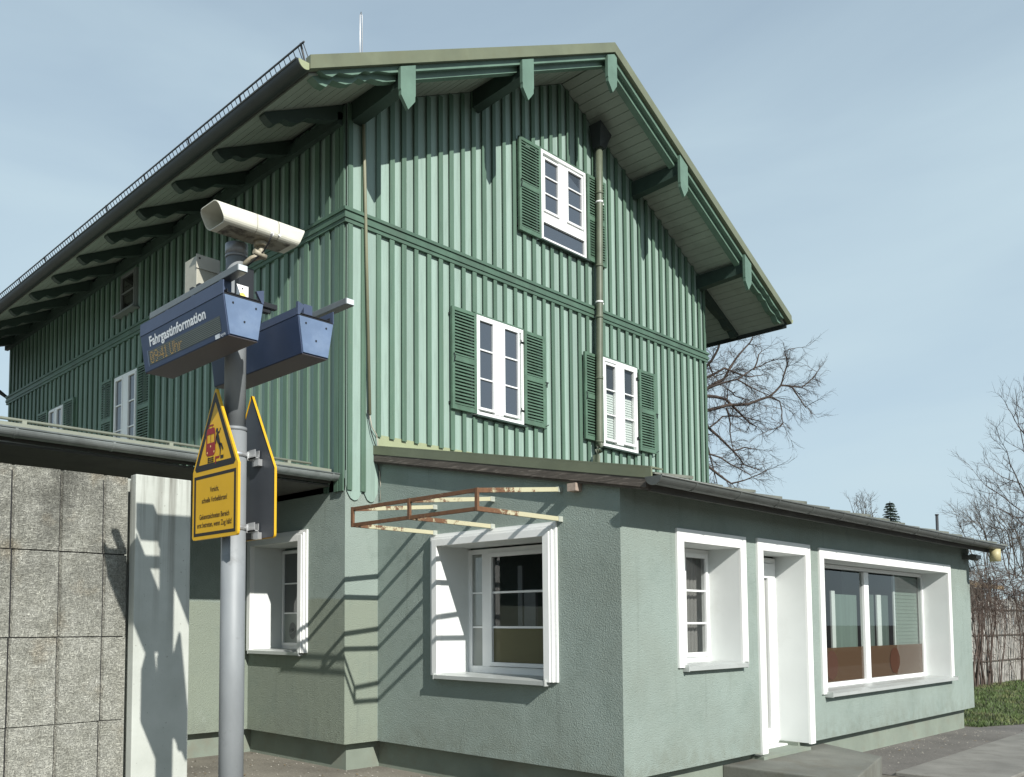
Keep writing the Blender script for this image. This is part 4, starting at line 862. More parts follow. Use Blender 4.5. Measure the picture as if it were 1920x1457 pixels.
blue = mat('blue_display_paint', (0.038, 0.062, 0.128), 0.42, var=0.10, vscale=7, dirt=(0.06, 0.085, 0.15), dirt_amt=0.4, dirt_scale=9, spec=.4)
blued = mat('blue_display_flange', (0.065, 0.09, 0.155), 0.5, var=0.08, vscale=9, spec=.4)
under = mat('display_underside', (0.10, 0.09, 0.10), 0.6, var=0.1)
Y0, Y1 = -3.59, -2.645
LED = {'0': "01110 10001 10011 10101 11001 10001 01110", '9': "01110 10001 10001 01111 00001 00010 01100", ':': "0 0 1 0 1 0 0", '4': "00010 00110 01010 10010 11111 00010 00010",
       '1': "010 110 010 010 010 010 111", ' ': "00 00 00 00 00 00 00", 'U': "10001 10001 10001 10001 10001 10001 01110", 'h': "10000 10000 10110 11001 10001 10001 10001", 'r': "0000 0000 1011 1100 1000 1000 1000"}
def display(x0, sgn, label, fname):
    """x0 = outer top edge, sgn=+1: face looks towards -x (outer side at smaller x)"""
    X = lambda a: x0+sgn*a
    D = thing('passenger_display', label, 'display', (x0+sgn*.12, PY, 3.09), 'passenger information displays on the pole')
    zt_, zb_ = 3.30, 3.09; zo = 3.045
    prof = [(X(0), zt_), (X(.035), zb_), (X(.215), zb_), (X(.245), zt_)]
    b = MB(); b.prism(prof, 1, Y0+.003, Y1); b.build('housing', blue if fname else mat('shaded_rear_blue', (0.022, 0.034, 0.085), .45, var=.1), D, bevel=.003)  # rear copy is a darker blue, its weaker light put into the colour
    b = MB(); b.prism([(X(.040), zb_+.006), (X(.210), zb_+.006), (X(.240), zt_-.004), (X(.005), zt_-.004)], 1, Y0-.004, Y0+.002)
    ec = b.build('end_cap', mat('blue_end_cap', (0.15, 0.215, 0.335), 0.4, var=0.12, vscale=8, dirt=(0.24, 0.32, 0.45), dirt_amt=.5, dirt_scale=7, spec=.4), D)
    b = MB()
    for (a, z) in ((.055, 3.262), (.195, 3.262), (.125, 3.175)): b.tube([(X(a), Y0-.0075, z), (X(a), Y0-.0035, z)], .0055, n=8)
    build_each(b, 'screw', 'black', ec)
    b = MB(); b.prism([(X(.038), zb_-.003), (X(.212), zb_-.003), (X(.212), zb_-.0005), (X(.038), zb_-.0005)], 1, Y0+.004, Y1-.004); b.build('underside', under, D)
    # upright flanges on top, stepped lid
    b = MB(); b.box(X(-.002), X(.004), Y0, Y1, zt_+.001, zt_+.072); b.box(X(.241), X(.247), Y0+.02, Y1, zt_+.001, zt_+.045)
    b.prism([(X(.247), zt_+.002), (X(.247), zt_+.075), (X(.20), zt_+.06), (X(.235), zt_+.002)], 1, Y0+.0, Y0+.018)
    b.build('top_flange', blued, D)
    b = MB(); b.box(X(.006), X(.240), Y0+.004, Y1, zt_+.0005, zt_+.008); b.box(X(.022), X(.22), Y0+.0, Y1, zt_+.010, zt_+.014)
    b.box(X(.022), X(.026), Y0-.0, Y1, zt_+.0141, zt_+.03); b.build('lid', 'black', D)
    # carrying rail
    b = MB(); xr0, xr1 = (x0+.06, x0+.12); b.box(xr0, xr1, Y0-.04, Y1+.01, 3.424, 3.462); rl = b.build('carrying_rail', mat('rail_aluminium', (0.19, 0.21, 0.215), 0.4, metal=.3, var=.1), D, bevel=.004)
    b = MB(); b.box(xr0+.004, xr1-.004, Y0-.043, Y0-.0405, 3.428, 3.458); b.build('rail_end_plug', mat('pale_plug', (0.55, 0.6, 0.62), 0.5, var=0), rl)
    b = MB()
    for y in (Y0+.12, Y0+.42, Y0+.72): b.box(X(.06), X(.12), y, y+.03, zt_+.015, 3.4235)
    build_each(b, 'hanger', blued, D, gap=.05)
    # face: slightly proud screen, lettering
    nrm = Vector((-sgn*.21, 0, -.035)).normalized()
    ezv = Vector((X(0)-X(.035), 0, .21)).normalized(); exv = Vector((0, -sgn*1.0, 0))
    def FP(u, v, lift=0.0):     # u from left edge as read, v up from bottom edge
        yy = (Y1-u) if sgn > 0 else (Y0+u)
        return Vector((X(.035), yy, zb_))+ezv*v+nrm*lift
    if fname:
        b = MB(); b.poly([FP(.075, .030, .001), FP(.885, .030, .001), FP(.885, .112, .001), FP(.075, .112, .001)]); scm = mat('led_matrix_window', (0.055, 0.065, 0.055), 0.25, var=0.1); scn = b.build('led_screen', scm, D, fix=False)
        b = MB()
        for i in range(8): v = .034+i*.0095; b.poly([FP(.080, v, .0014), FP(.880, v, .0014), FP(.880, v+.004, .0014), FP(.080, v+.004, .0014)])
        b.build('led_rows', mat('led_row_lines', (0.10, 0.115, 0.095), 0.4, var=0.1), scn, fix=False)
        b = MB(); u = .092
        for ch in '09:41 Uhr':
            rws = LED[ch].split()
            for r, row in enumerate(rws):
                for c_, bit in enumerate(row):
                    if bit == '1':
                        uu, vv = u+c_*.0088, .036+(6-r)*.0098
                        b.poly([FP(uu, vv, .0019), FP(uu+.0062, vv, .0019), FP(uu+.0062, vv+.0058, .0019), FP(uu, vv+.0058, .0019)])
            u += (len(rws[0])+1)*.0088
        em = bpy.data.materials.new('amber_led'); em.use_nodes = True; pp = em.node_tree.nodes['Principled BSDF']; pp.inputs['Base Color'].default_value = (.4, .25, .06, 1); pp.inputs['Emission Color'].default_value = (1, .55, .12, 1); pp.inputs['Emission Strength'].default_value = .10
        b.build('led_text', em, scn, fix=False)
        b = MB(); b.poly([FP(.060, .025, .001), FP(.067, .025, .001), FP(.067, .118, .001), FP(.060, .118, .001)]); b.build('screen_edge', mat('pale_edge', (.2, .26, .36), .4, var=0), scn, fix=False)
        b = MB(); text_mesh(b, 'Fahrgastinformation', FP(.105, .134, .0015), exv, ezv, .078, width=.645, align='LEFT', bold=.026); b.build('lettering', mat('white_lettering', (.75, .78, .8), .5, var=0), D, fix=False)
        b = MB(); b.poly([FP(.815, .003, .0012), FP(.862, .003, .0012), FP(.862, .025, .0012), FP(.815, .025, .0012)]); text_mesh(b, 'sys', FP(.868, .007, .0012), exv, ezv, .024, width=.050, align='LEFT', bold=.01); b.build('maker_mark', mat('pale_mark', (.62, .66, .7), .5, var=.1, vscale=60), D, fix=False)
    return D
display(-3.66, 1, 'blue display left of the pole, white heading and amber clock line visible on its face', True)
display(-2.945, -1, 'dark blue display right of the pole, its lettered face turned away', True)

# yellow warning signs
yel = mat('warning_yellow', (0.60, 0.35, 0.012), 0.45, var=0.05, vscale=5)
sgb = mat('sign_black', (0.018, 0.016, 0.015), 0.5, var=0)
red = mat('sign_red', (0.30, 0.018, 0.02), 0.5, var=0)
sback = mat('sign_back_grey', (0.055, 0.063, 0.075), 0.4, var=0.12, vscale=5)
MT['sbb'] = mat('sign_brown_black', (0.05, 0.028, 0.012), .5, var=0)
def sign(xp, facing, label):
    S_ = thing('warning_sign', label, 'sign', (xp, PY, 2.08), 'house-shaped yellow warning signs on the pole')
    hw = .247; z0, zs, zt_ = 2.08, 2.475, 2.93
    def outline(hw, z0, zs, zt_, r=.02):
        P = []
        for (cx, cz, a0) in ((hw-r, z0+r, -90), (-hw+r, z0+r, 180)):
            if cx > 0: P += [(cx+r*math.cos(rad(a0+t)), cz+r*math.sin(rad(a0+t))) for t in (0, 30, 60, 90)]+[(hw, zs), (.014, zt_-.018), (.008, zt_-.004), (0, zt_), (-.008, zt_-.004), (-.014, zt_-.018), (-hw, zs)]
            else: P += [(cx+r*math.cos(rad(a0+t)), cz+r*math.sin(rad(a0+t))) for t in (0, 30, 60, 90)]
        return P
    out = outline(hw, z0, zs, zt_); th = .016
    W_ = lambda u, z, d: (xp-facing*d, PY-facing*u, z)      # facing=+1 looks to -x ; d towards viewer
    b = MB()
    b.poly([W_(u, z, th/2) for u, z in out]); n = len(out)
    for i in range(n): (u, z), (u2, z2) = out[i], out[(i+1) % n]; b.poly([W_(u, z, th/2), W_(u2, z2, th/2), W_(u2, z2, -th/2), W_(u, z, -th/2)])
    pl_ = b.build('plate', yel, S_)
    b = MB(); inn = outline(hw-.006, z0+.006, zs-.002, zt_-.016); b.poly([W_(u, z, -th/2+.004) for u, z in inn]); b.poly([W_(u, z, -th/2+.0045) for u, z in inn]); b.build('back', sback, S_)
    L = th/2
    def ring(b, A, B, d):
        m = len(A)
        for i in range(m): b.poly([W_(*A[i], d), W_(*A[(i+1) % m], d), W_(*B[(i+1) % m], d), W_(*B[i], d)])
    b = MB()
    ta = [(-.222, 2.492), (-.205, 2.474), (.205, 2.474), (.222, 2.492), (.006, 2.908), (-.006, 2.908)]; tb = [(-.176, 2.512), (-.17, 2.510), (.17, 2.510), (.176, 2.512), (.003, 2.850), (-.003, 2.850)]
    ring(b, ta, tb, L+.0008)
    ra = [(-.228, 2.10), (.228, 2.10), (.228, 2.448), (-.228, 2.448)]; rb_ = [(-.208, 2.118), (.208, 2.118), (.208, 2.430), (-.208, 2.430)]
    ring(b, ra, rb_, L+.0008)
    # person, track
    def fig(pts, d=L+.0016): b.poly([W_(u, z, d) for u, z in pts])
    fig([(.022+.012*math.cos(t*.785), 2.688+.014*math.sin(t*.785)) for t in range(8)])
    fig([(.018, 2.672), (.034, 2.674), (.050, 2.640), (.058, 2.612), (.044, 2.602), (.026, 2.618), (.014, 2.652)])        # torso
    fig([(.030, 2.672), (.048, 2.666), (.064, 2.694), (.057, 2.698), (.045, 2.678), (.032, 2.682)])                      # raised arm
    fig([(.016, 2.668), (.022, 2.650), (.012, 2.612), (.005, 2.614), (.010, 2.650)])                                       # hanging arm
    fig([(.044, 2.612), (.058, 2.606), (.068, 2.578), (.062, 2.540), (.054, 2.540), (.056, 2.572), (.040, 2.602)])           # leg
    fig([(.052, 2.616), (.076, 2.606), (.094, 2.572), (.086, 2.566), (.068, 2.592), (.050, 2.600)])                        # kicked leg
    fig([(.062, 2.540), (.095, 2.540), (.095, 2.522), (.062, 2.522)])
    for k in range(3): z = 2.484+.011*k+.0; fig([(-.078, z+.030), (-.012, z+.030), (-.012, z+.036), (-.078, z+.036)])
    fig([(-.076, 2.514), (-.070, 2.514), (-.068, 2.546), (-.072, 2.546)]); fig([(-.020, 2.514), (-.014, 2.514), (-.018, 2.546), (-.022, 2.546)])
    b.build('black_print', sgb, pl_, fix=False)
    b = MB()
    fig([(-.088, 2.700), (-.082, 2.710), (-.010, 2.710), (-.002, 2.700), (.002, 2.675), (-.094, 2.675)])                 # roof
    fig([(-.096, 2.626), (.004, 2.626), (.006, 2.570), (-.010, 2.552), (-.080, 2.552), (-.098, 2.570)])
    fig([(-.096, 2.675), (-.086, 2.675), (-.086, 2.626), (-.096, 2.626)]); fig([(-.048, 2.675), (-.044, 2.675), (-.044, 2.626), (-.048, 2.626)]); fig([(-.006, 2.675), (.004, 2.675), (.004, 2.626), (-.006, 2.626)])
    fig([(-.080, 2.722), (-.012, 2.722), (-.020, 2.730), (-.072, 2.730)]); fig([(-.066, 2.722), (-.062, 2.722), (-.062, 2.710), (-.066, 2.710)]); fig([(-.030, 2.722), (-.026, 2.722), (-.026, 2.710), (-.030, 2.710)])
    fig([(.004, 2.540), (.052, 2.540), (.052, 2.528), (.014, 2.528), (.014, 2.500), (.004, 2.500)])
    b.build('red_print', red, pl_, fix=False)
    b = MB()
    for cu_, cz_ in ((-.046, 2.606), (-.082, 2.572), (-.008, 2.572)): b.poly([W_(cu_+.006*math.cos(t*.785), cz_+.0065*math.sin(t*.785), L+.0022) for t in range(8)])
    b.build('lamp_print', mat('lamp_cream', (.75, .5, .2), .5, var=0), pl_, fix=False)
    b = MB(); ex = Vector((0, -facing, 0)); ez = Vector((0, 0, 1))
    for body, z, wd_ in (('Vorsicht,', 2.345, .095), ('schnelle Vorbeifahrten!', 2.288, .275), ('Gekennzeichneten Bereich', 2.195, .325), ('erst betreten, wenn Zug h\u00e4lt!', 2.148, .375)):
        b = MB(); text_mesh(b, body, W_(0, z, L+.0012), ex, ez, .042, width=wd_, bold=.014)
        b.build('lettering', MT['sbb'], pl_, fix=False)
    return S_
sign(PX-.118, 1, 'yellow warning sign with a red train pictogram facing left towards the platform')
sign(PX+.118, -1, 'warning sign right of the pole showing its dark grey back and a yellow rim')

# loudspeaker
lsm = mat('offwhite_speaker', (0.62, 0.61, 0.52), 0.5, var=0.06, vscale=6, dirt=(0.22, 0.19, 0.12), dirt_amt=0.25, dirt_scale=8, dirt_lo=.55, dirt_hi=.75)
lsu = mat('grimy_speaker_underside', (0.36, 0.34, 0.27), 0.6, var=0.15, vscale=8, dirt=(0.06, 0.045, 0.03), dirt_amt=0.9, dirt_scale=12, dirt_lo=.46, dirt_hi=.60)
LS = thing('loudspeaker', 'off-white tapering loudspeaker housing with open dark mouth on top of the pole', 'loudspeaker', (-3.24, -3.28, 3.70))
HZ = (3.905, 3.91, 3.915, 3.917)
def sect(x_t, x_b, y0, y1, z0, z1, r=.035, n=5, inset=0.0):
    y0 += inset; y1 -= inset; z0 += inset; z1 -= inset; P = []
    for (cy, cz, a0) in ((y0+r, z0+r, 180), (y1-r, z0+r, 270), (y1-r, z1-r, 0), (y0+r, z1-r, 90)):
        for t in range(n+1):
            a = rad(a0+90*t/n); y = cy+r*math.cos(a); z = cz+r*math.sin(a)
            f = (z-z0)/(z1-z0); P.append((x_b+(x_t-x_b)*f, y, z))
    return P
rngs = [sect(-3.585, -3.53, -3.385, -3.19, 3.795, HZ[0]), sect(-3.33, -3.32, -3.385, -3.19, 3.798, HZ[1]), sect(-3.14, -3.145, -3.38, -3.193, 3.80, HZ[2]), sect(-2.985, -3.035, -3.375, -3.197, 3.805, HZ[3], .03)]
b = MB(); R_ = [[b.bm.verts.new(p) for p in r] for r in rngs]; nn = len(rngs[0])
for P, Q in zip(R_, R_[1:]):
    for i in range(nn): f = b.bm.faces.new((P[i], P[(i+1) % nn], Q[(i+1) % nn], Q[i])); f.smooth = False
b.bm.faces.new(R_[-1])
inn = [sect(-3.585, -3.53, -3.385, -3.19, 3.795, HZ[0], .031, inset=.004), sect(-3.25, -3.25, -3.385, -3.19, 3.798, HZ[1], .031, inset=.018)]
I_ = [[b.bm.verts.new(p) for p in r] for r in inn]
for i in range(nn): b.bm.faces.new((R_[0][i], R_[0][(i+1) % nn], I_[0][(i+1) % nn], I_[0][i])); b.bm.faces.new((I_[0][i], I_[0][(i+1) % nn], I_[1][(i+1) % nn], I_[1][i]))
b.bm.faces.new(I_[1]); b.build('housing', lsm, LS)
b = MB()
for x in (-3.325, -3.18):
    q0, q1 = [sect(x+s_, x+s_, -3.3862, -3.1888, 3.7965, HZ[1]+.0015, .036) for s_ in (-.0018, .0018)]
    A_, B_ = [b.bm.verts.new(p) for p in q0], [b.bm.verts.new(p) for p in q1]
    for i in range(nn): b.bm.faces.new((A_[i], A_[(i+1) % nn], B_[(i+1) % nn], B_[i]))
build_each(b, 'seam', mat('seam_grime', (.33, .31, .24), .6, var=.2, vscale=30), LS)
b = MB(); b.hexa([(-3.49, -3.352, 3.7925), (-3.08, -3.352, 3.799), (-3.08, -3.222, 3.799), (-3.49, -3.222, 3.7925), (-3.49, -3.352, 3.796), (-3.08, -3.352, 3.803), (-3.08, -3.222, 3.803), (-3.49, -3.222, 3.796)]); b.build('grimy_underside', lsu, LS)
b = MB(); b.tube([(-3.235, -3.28, 3.797), (-3.235, -3.28, 3.768)], .042, n=16); b.tube([(-3.235, -3.28, 3.78), (-3.235, -3.28, 3.70)], .020, n=12)
b.tube([(-3.235, -3.28, 3.715), (-3.27, -3.24, 3.70), (-3.30, -3.17, 3.66)], .019, n=10); b.tube([(-3.30, -3.31, 3.715), (-3.22, -3.31, 3.70)], .016, n=10); b.build('swivel_bracket', mat('cream_bracket', (.42, .38, .28), .5, var=.2, vscale=20, dirt=(.12, .08, .05), dirt_amt=.6, dirt_scale=15), LS)
b = MB(); b.tube([(-3.235, -3.388, 3.805), (-3.235, -3.402, 3.805)], .010, n=10); b.tube([(-3.185, -3.388, 3.812), (-3.185, -3.402, 3.812)], .008, n=10); b.tube([(-3.21, -3.29, HZ[1]), (-3.21, -3.29, HZ[1]+.017)], .011, n=10); build_each(b, 'bolt', 'white', LS)
b = MB(); b.tube([(-3.24, -3.405, 3.805), (-3.243, -3.38, 3.765), (-3.25, -3.33, 3.72), (-3.28, -3.30, 3.68), (-3.31, -3.24, 3.64)], .0045, n=6); b.build('cable', 'black', LS)
# junction box
JB = thing('junction_box', 'small off-white cable box clamped to the pole above the left display', 'junction box', (-3.42, -3.0, 3.53))
jm = mat('box_offwhite', (0.46, 0.45, 0.37), 0.5, var=.08, vscale=12)
b = MB(); b.box(-3.49, -3.345, -3.0, -2.86, 3.54, 3.735); b.build('box', jm, JB, bevel=.003)
b = MB(); b.box(-3.495, -3.34, -3.006, -3.001, 3.66, 3.742); b.build('cover_plate', mat('box_cover', (.52, .50, .42), .5, var=.05), JB)
b = MB(); b.box(-3.345, -3.29, -3.03, -2.98, 3.64, 3.67); b.tube([(-3.345, -3.035, 3.655), (-3.31, -3.035, 3.655)], .012, n=8); b.build('clamp', steel, JB)
b = MB(); b.tube([(-3.475, -3.0095, 3.72), (-3.475, -3.0065, 3.72)], .006, n=8); b.build('screw', 'black', JB)
TG = tag(None or MB().box(-3.520, -3.447, Y0+.10, Y0+.103, 3.325, 3.415).build('tag_plate', mat('white_tag', (.78, .78, .76), .5, var=.02), None), 'white metal tag with a yellow dot standing on the near end of the left display', 'tag')
b = MB(); b.poly([(-3.484+.022*math.cos(t*.52), Y0+.0990, 3.352+.022*math.sin(t*.52)) for t in range(12)]); b.build('yellow_dot', mat('yellow_dot', (.75, .62, .15), .5, var=.3, vscale=60), TG, fix=False)
b = MB(); b.poly([(-3.484+.005*math.cos(t*.785), Y0+.0990, 3.397+.005*math.sin(t*.785)) for t in range(8)]); b.build('hole', 'black', TG, fix=False)

# ------------------------------------------------------------------ vegetation
bark = mat('bare_bark', (0.07, 0.052, 0.042), 0.9, var=0.3, vscale=2)
bark2 = mat('thin_twig_bark', (0.115, 0.10, 0.085), 0.9, var=0.3, vscale=2)
def twig(b, p, d, ln, r, depth, rg, droop=0.25, spread=0.6, n=3):
    pts = [p]; q = Vector(p); dd = Vector(d).normalized(); k = 4
    for i in range(k):
        dd = (dd+Vector((rg.uniform(-1, 1), rg.uniform(-1, 1), rg.uniform(-1, 1)))*0.22+Vector((0, 0, -droop*0.25))).normalized()
        q = q+dd*ln/k; pts.append(q.copy())
        if depth > 0 and rg.random() < 0.92:
            for _ in range(rg.choice((1, 1, 2))):
                nd = (dd+Vector((rg.uniform(-1, 1), rg.uniform(-1, 1), rg.uniform(-1, 1)))*spread*1.3).normalized()
                twig(b, q.copy(), nd, ln*rg.uniform(.45, .72), r*.6, depth-1, rg, droop, spread, n)
    b.tube(pts, r, r*.35, n=n, caps=False)
def limb_tree(parent_label, limbs, base, name, cat, rt, mt, rg, tl=1.5, depth=2, droop=.3, per=1.6, rtw=.016, group=None, smin=0):
    T_ = thing(name, parent_label, cat, base, group)
    b = MB(); tw = MB(); first = True
    for pts, r in limbs:
        P = [Vector(p) for p in pts]
        if r > .15 and first: first = False
        n_ = len(P)
        fine = [P[0]]
        for a, c in zip(P, P[1:]):
            m = (a+c)/2+Vector((rg.uniform(-1, 1), rg.uniform(-1, 1), rg.uniform(-1, 1)))*(c-a).length*.05; fine += [m, c]
        r0 = max(.018, rt*(.35 if len(P) < 5 else .62)*(1 if len(P) > 7 else .75))
        b.tube(fine, r0, max(.012, r0*.16), n=6, caps=False)
        ni = len(fine)
        for i in range(1, ni):
            a, c = fine[i-1], fine[i]; L_ = (c-a).length; cnt = max(1, int(L_*per*2)) if i > smin else 0
            for _ in range(cnt):
                t = rg.random(); p = a+(c-a)*t; dirn = (c-a).normalized()
                nd = (dirn*.5+Vector((rg.uniform(-1, 1), rg.uniform(-1, 1), rg.uniform(-.8, 1)))).normalized()
                twig(tw, p, nd, tl*rg.uniform(.4, 1.0)*(1.1-.5*i/ni), rtw, depth, rg, droop)
        twig(tw, fine[-1], (fine[-1]-fine[-2]).normalized(), tl*.7, rtw, depth, rg, droop)
    bx_ = Vector(base); start = Vector(limbs[0][0][0])
    b.tube([bx_, bx_+(start-bx_)*.5+Vector((.1, .1, 0)), start], rt*1.9, rt, n=10)
    for pts, r in limbs:
        s = Vector(pts[0])
        if (s-start).length > .4 and len(pts) > 4: b.tube([start+(bx_-start)*.15, (start+s)/2+Vector((0, 0, -.15)), s], rt*.7, rt*.45, n=6)
    b.build('trunk', mt, T_); tw.build('crown', mt if depth < 3 else bark2, T_, fix=False)
    return T_
LM = LIMBS
rg = random.Random(21)
limb_tree('large bare tree with drooping brown branches rising behind the green house', LM['tree'], (15.3, 9.6, -.06), 'bare_tree', 'tree', .115, bark, rg, tl=.84, depth=2, droop=.16, per=3.4, rtw=.010)
rg = random.Random(5)
limb_tree('tall bare shrub with upright thin branches at the right edge', LM['right'], (LM['right'][0][0][0][0]+1, LM['right'][0][0][0][1], -.06), 'bare_shrub', 'shrub', .07, bark, rg, tl=1.3, depth=2, droop=-.35, per=1.3, rtw=.012)
rg = random.Random(8)
bl = LM['bush']; 
for gi in range(3):
    sub = bl[gi::3]; s0 = sub[0][0][0]
    lab = ['leafless grey-brown bush above the fence, nearest the gutter end', 'leafless twiggy bush above the middle of the overgrown fence', 'dense leafless bush behind the fence towards the right edge'][gi]
    limb_tree(lab, sub, (s0[0], s0[1], -.06), 'bare_bush', 'bush', .05, bark2, rg, tl=1.1, depth=2, droop=-.2, per=1.0, rtw=.012, group='leafless bushes behind the fence')
rg = random.Random(9)
limb_tree('distant bare treetop just showing above the annex roof', LM['far'], (LM['far'][0][0][0][0], LM['far'][0][0][0][1], -.06), 'distant_tree', 'tree', .08, bark2, rg, tl=1.0, depth=2, droop=-.1, per=.8, rtw=.018)
# spruce
SP = thing('spruce_tree', 'dark green spruce top showing above the annex roof', 'tree', (58.8, 14.3, -.06))
b = MB(); b.tube([(58.8, 14.3, -.06), (58.8, 14.3, 9.9)], .16, .02, n=8); b.build('trunk', bark, SP)
b = MB(); rg = random.Random(13); z = 9.75
while z > 1.5:
    R0 = (9.95-z)*.36+.12
    for i in range(11):
        a = rg.random()*6.283; L_ = R0*rg.uniform(.6, 1.15); dx_, dy_ = math.cos(a), math.sin(a); nb = max(4, int(L_*7))
        for j in range(nb):
            t = (j+.5)/nb*L_; p = Vector((58.8+dx_*t, 14.3+dy_*t, z-.28*t+.10*(t/L_)**2*L_))
            for s_ in (-1, 1, 0):
                q = p+Vector((-dy_*s_*.16+dx_*.10, dx_*s_*.16+dy_*.10, rg.uniform(-.14, .05))); m_ = Vector((rg.uniform(-.05, .05), rg.uniform(-.05, .05), .05))
                b.bm.faces.new([b.bm.verts.new(v) for v in (p-m_*.6, q, p+m_)])
    z -= .17
b.build('crown', mat('spruce_needles', (0.030, 0.055, 0.036), 0.8, var=0.4, vscale=3), SP, fix=False)
# thin mast
m_ = MB(); m_.tube([(44.42, 7.27, -.06), (44.42, 7.27, 7.1)], .07, n=8); m_.tube([(44.42, 7.27, 7.1), (44.42, 7.27, 7.16)], .09, n=8)
tag(m_.build('mast', mat('dark_mast', (.05, .055, .06), .6, var=.1), None), 'thin dark mast standing beyond the annex roof, right of the spruce', 'mast')
# fence with climbers, shed behind
FN = thing('board_fence', 'weathered pale wooden board fence overgrown with bare brown climbers', 'fence', (12, -.45, -.06))
rg = random.Random(31); b = MB(); x = 12.0
fy = lambda x: -.38-.045*(x-21.4)
while x < 33:
    wd_ = rg.uniform(.06, .10); h = 2.35+rg.uniform(-.12, .05); t = rg.uniform(-.03, .03)
    b.hexa([(x, fy(x), -.05), (x+wd_, fy(x), -.05), (x+wd_, fy(x)+.02, -.05), (x, fy(x)+.02, -.05), (x+t, fy(x), h), (x+wd_+t, fy(x), h), (x+wd_+t, fy(x)+.02, h), (x+t, fy(x)+.02, h)]); x += wd_+rg.uniform(.03, .09)
b.build('fence_boards', mat('weathered_fence_wood', (0.46, 0.44, 0.40), .9, var=.35, vscale=9, vstretch=(1, 1, .05), dirt=(.12, .10, .08), dirt_amt=.7, dirt_scale=4), FN)
b = MB()
for z in (.55, 1.25, 1.95): b.hexa([(12, fy(12)-.03, z), (33, fy(33)-.03, z), (33, fy(33)-.003, z), (12, fy(12)-.003, z), (12, fy(12)-.03, z+.035), (33, fy(33)-.03, z+.035), (33, fy(33)-.003, z+.035), (12, fy(12)-.003, z+.035)])
for x in (14, 16.5, 19, 21.6, 24.2, 26.8): b.box(x, x+.09, fy(x)+.03, fy(x)+.12, -.06, 2.4)
b.build('fence_rail', 'oldwood', FN)
CL = thing('climbing_plant', 'tangle of leafless brown climber stems covering the board fence', 'climber', (22, -.6, -.06))
b = MB()
for i in range(85):
    x = rg.uniform(17, 31); y = fy(x)-rg.uniform(.04, .25); p = Vector((x, y, -.06)); pts = [p.copy()]; d = Vector((rg.uniform(-.25, .25), 0, 1))
    for k in range(9):
        d = (d+Vector((rg.uniform(-.35, .35), rg.uniform(-.1, .1), .12))).normalized(); p = p+d*rg.uniform(.25, .36); p.y = min(p.y, fy(p.x)-.03); pts.append(p.copy())
    b.tube(pts, rg.uniform(.012, .03), .006, n=4, caps=False)
b.build('stem', mat('climber_stem', (0.085, 0.062, 0.050), .9, var=.3, vscale=3), CL)
b = MB()
for i in range(520):
    x = rg.uniform(16.5, 31); z = rg.gauss(2.55, .26) if rg.random() < .93 else rg.uniform(.6, 2.4); p = Vector((x, fy(x)-rg.uniform(.05, .5), z))
    twig(b, p, Vector((rg.uniform(-1, 1), rg.uniform(-.6, .3), rg.uniform(-1, .6))), rg.uniform(.5, 1.1), .009, 1, rg, .6, .9)
b.build('twig_mass', mat('climber_twigs', (0.085, 0.058, 0.044), .9, var=.35, vscale=2), CL, fix=False)
# hanging vine on the annex corner
b = MB(); rg = random.Random(77)
for i in range(60):
    twig(b, Vector((XE+rg.uniform(.0, .9), YA+rg.uniform(-.1, .5), rg.uniform(2.45, 2.72))), Vector((rg.uniform(-.7, .7), rg.uniform(-.4, .4), -.6)), rg.uniform(.2, .55), .0035, 1, rg, 1.2, .8)
vn = b.build('vine', 'oldwood', None, fix=False); tag(vn, 'bundle of dry hanging vine twigs at the far corner of the annex eave', 'vine')
SH = thing('shed', 'low shed with tan roof and white wall half hidden behind the fence', 'shed', (26, 4, -.06))
b = MB(); b.box(22.5, 36, 3.2, 8, -.06, 3.0); b.build('wall', mat('shed_white_wall', (.6, .6, .56), .8, var=.08), SH)
b = MB(); b.hexa([(22.0, 2.6, 2.95), (36.5, 2.6, 2.95), (36.5, 8.5, 4.4), (22.0, 8.5, 4.4), (22.0, 2.6, 3.1), (36.5, 2.6, 3.1), (36.5, 8.5, 4.55), (22.0, 8.5, 4.55)]); b.build('roof', mat('tan_roof', (.30, .22, .12), .8, var=.2, vscale=2), SH)
# small weeds by the plinth
for (x, y, s_, lab) in ((.95, -1.62, .12, 'small weed growing at the foot of the annex side wall'), (1.45, -2.55, .07, 'tiny dry weed at the foot of the annex wall near the front corner')):
    b = MB(); x = XA+.02 if s_ > .1 else XA+.02
    for i in range(46):
        a = rg.random()*6.28; h = rg.uniform(.3, 1)*s_; p = Vector((x+rg.uniform(-.05, .05), y+rg.uniform(-.06, .06), -.005)); q = p+Vector((math.cos(a)*s_*.5, math.sin(a)*s_*.5, h)); sd = Vector((-math.sin(a), math.cos(a), 0))*.008
        b.bm.faces.new([b.bm.verts.new(v) for v in (p, (p+q)/2+sd, q, (p+q)/2-sd)])
    tag(b.build('weed', mat('weed_leaf', (.06, .085, .035), .8, var=.3), None, fix=False), lab, 'weed', 'weeds along the annex plinth')
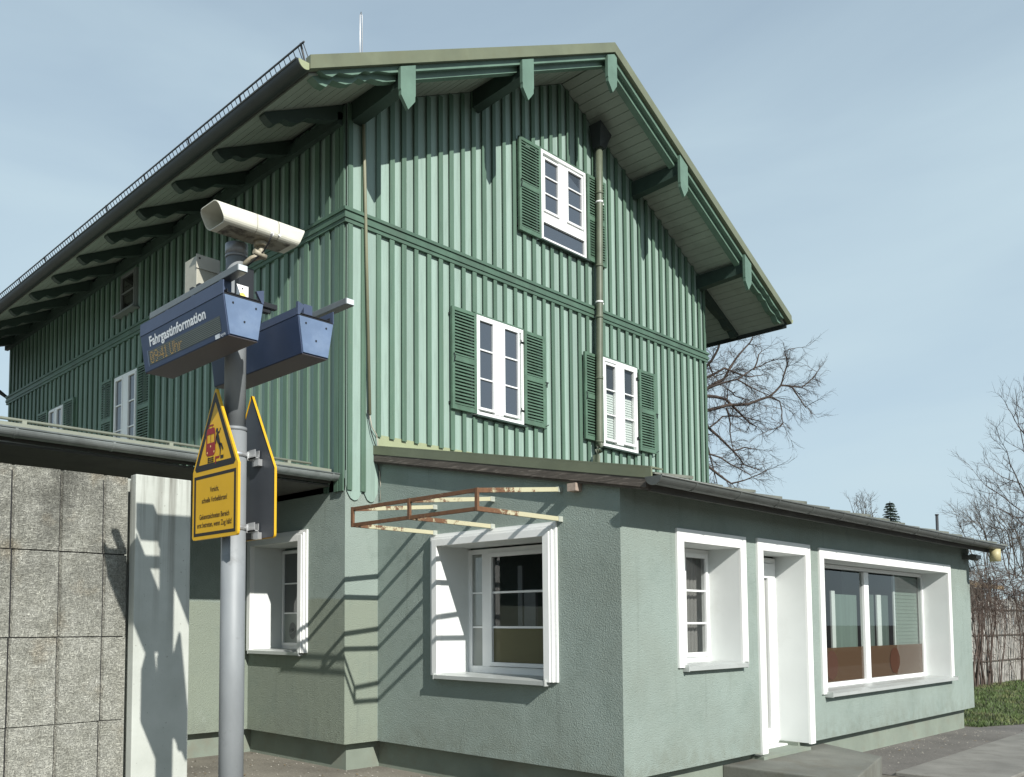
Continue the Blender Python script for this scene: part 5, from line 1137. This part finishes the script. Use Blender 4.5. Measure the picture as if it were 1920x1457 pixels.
# pebbles along the plinth
b = MB(); rg = random.Random(99); pmt = mat('pebbles', (.32, .30, .26), .9, var=.3, vscale=30)
for i in range(700):
    if rg.random() < .6: x, y = rg.uniform(-2.4, XA), rg.uniform(-2.8, 1.8)
    else: x, y = rg.uniform(4.6, 10), rg.gauss(-3.35, .25)
    if y > YA+.1 and x > XA: continue
    s_ = rg.uniform(.004, .014); z = gz(x, y)+.004
    v = [b.bm.verts.new((x+s_*math.cos(t*1.57+i)*rg.uniform(.7, 1.3), y+s_*math.sin(t*1.57+i)*rg.uniform(.7, 1.3), z)) for t in range(4)]; tp = b.bm.verts.new((x, y, z+s_*.9))
    for t in range(4): b.bm.faces.new((v[t], v[(t+1) % 4], tp))
o = b.build('gravel', pmt, None, kind='stuff'); tag(o, 'loose pale pebbles scattered on the ground by the walls', 'gravel')
b = MB(); rg = random.Random(41)
for i in range(420):
    if rg.random() < .5: x, y = rg.uniform(-2.6, .55), rg.uniform(-2.6, 1.9)
    else: x, y = rg.uniform(4.6, 14), rg.uniform(-5.5, -3.1)
    if y > YA+.1 and x > XA-.02: continue
    s_ = rg.uniform(.010, .024); a = rg.random()*6.28; z = gz(x, y)+.014; e1 = Vector((math.cos(a), math.sin(a), rg.uniform(-.2, .4)))*s_; e2 = Vector((-math.sin(a), math.cos(a), rg.uniform(-.2, .3)))*s_*.5; p = Vector((x, y, z))
    b.bm.faces.new([b.bm.verts.new(v) for v in (p-e1, p-e2, p+e1, p+e2)])
o = b.build('leaf_litter', mat('dry_leaves', (.20, .15, .085), .9, var=.4, vscale=20), None, fix=False, kind='stuff'); tag(o, 'dry brown leaf scraps blown over the paving near the walls', 'leaf litter')
# the far side of the tracks, seen only as reflections in the panes
rg = random.Random(55)
hm = mat('far_hedge_leaves', (0.045, 0.055, 0.035), .9, var=.4, vscale=1)
b = MB()
for i in range(9000):
    x = rg.uniform(-40, 75); y = -44+rg.uniform(-1.5, 1.5); z = rg.uniform(0, 3.9+.5*math.sin(x*.5)); s_ = rg.uniform(.25, .6); a = rg.random()*6.28; t = rg.uniform(-.6, .6)
    d1 = Vector((math.cos(a), math.sin(a), t))*s_; d2 = Vector((-math.sin(a)*.5, math.cos(a)*.5, 1)).normalized()*s_; p = Vector((x, y, z))
    b.bm.faces.new([b.bm.verts.new(v) for v in (p-d1, p+d2*.5, p+d1, p-d2*.5)])
o = b.build('hedge', hm, None, fix=False, kind='stuff'); tag(o, 'dark hedge across the tracks mirrored in the window panes', 'hedge')
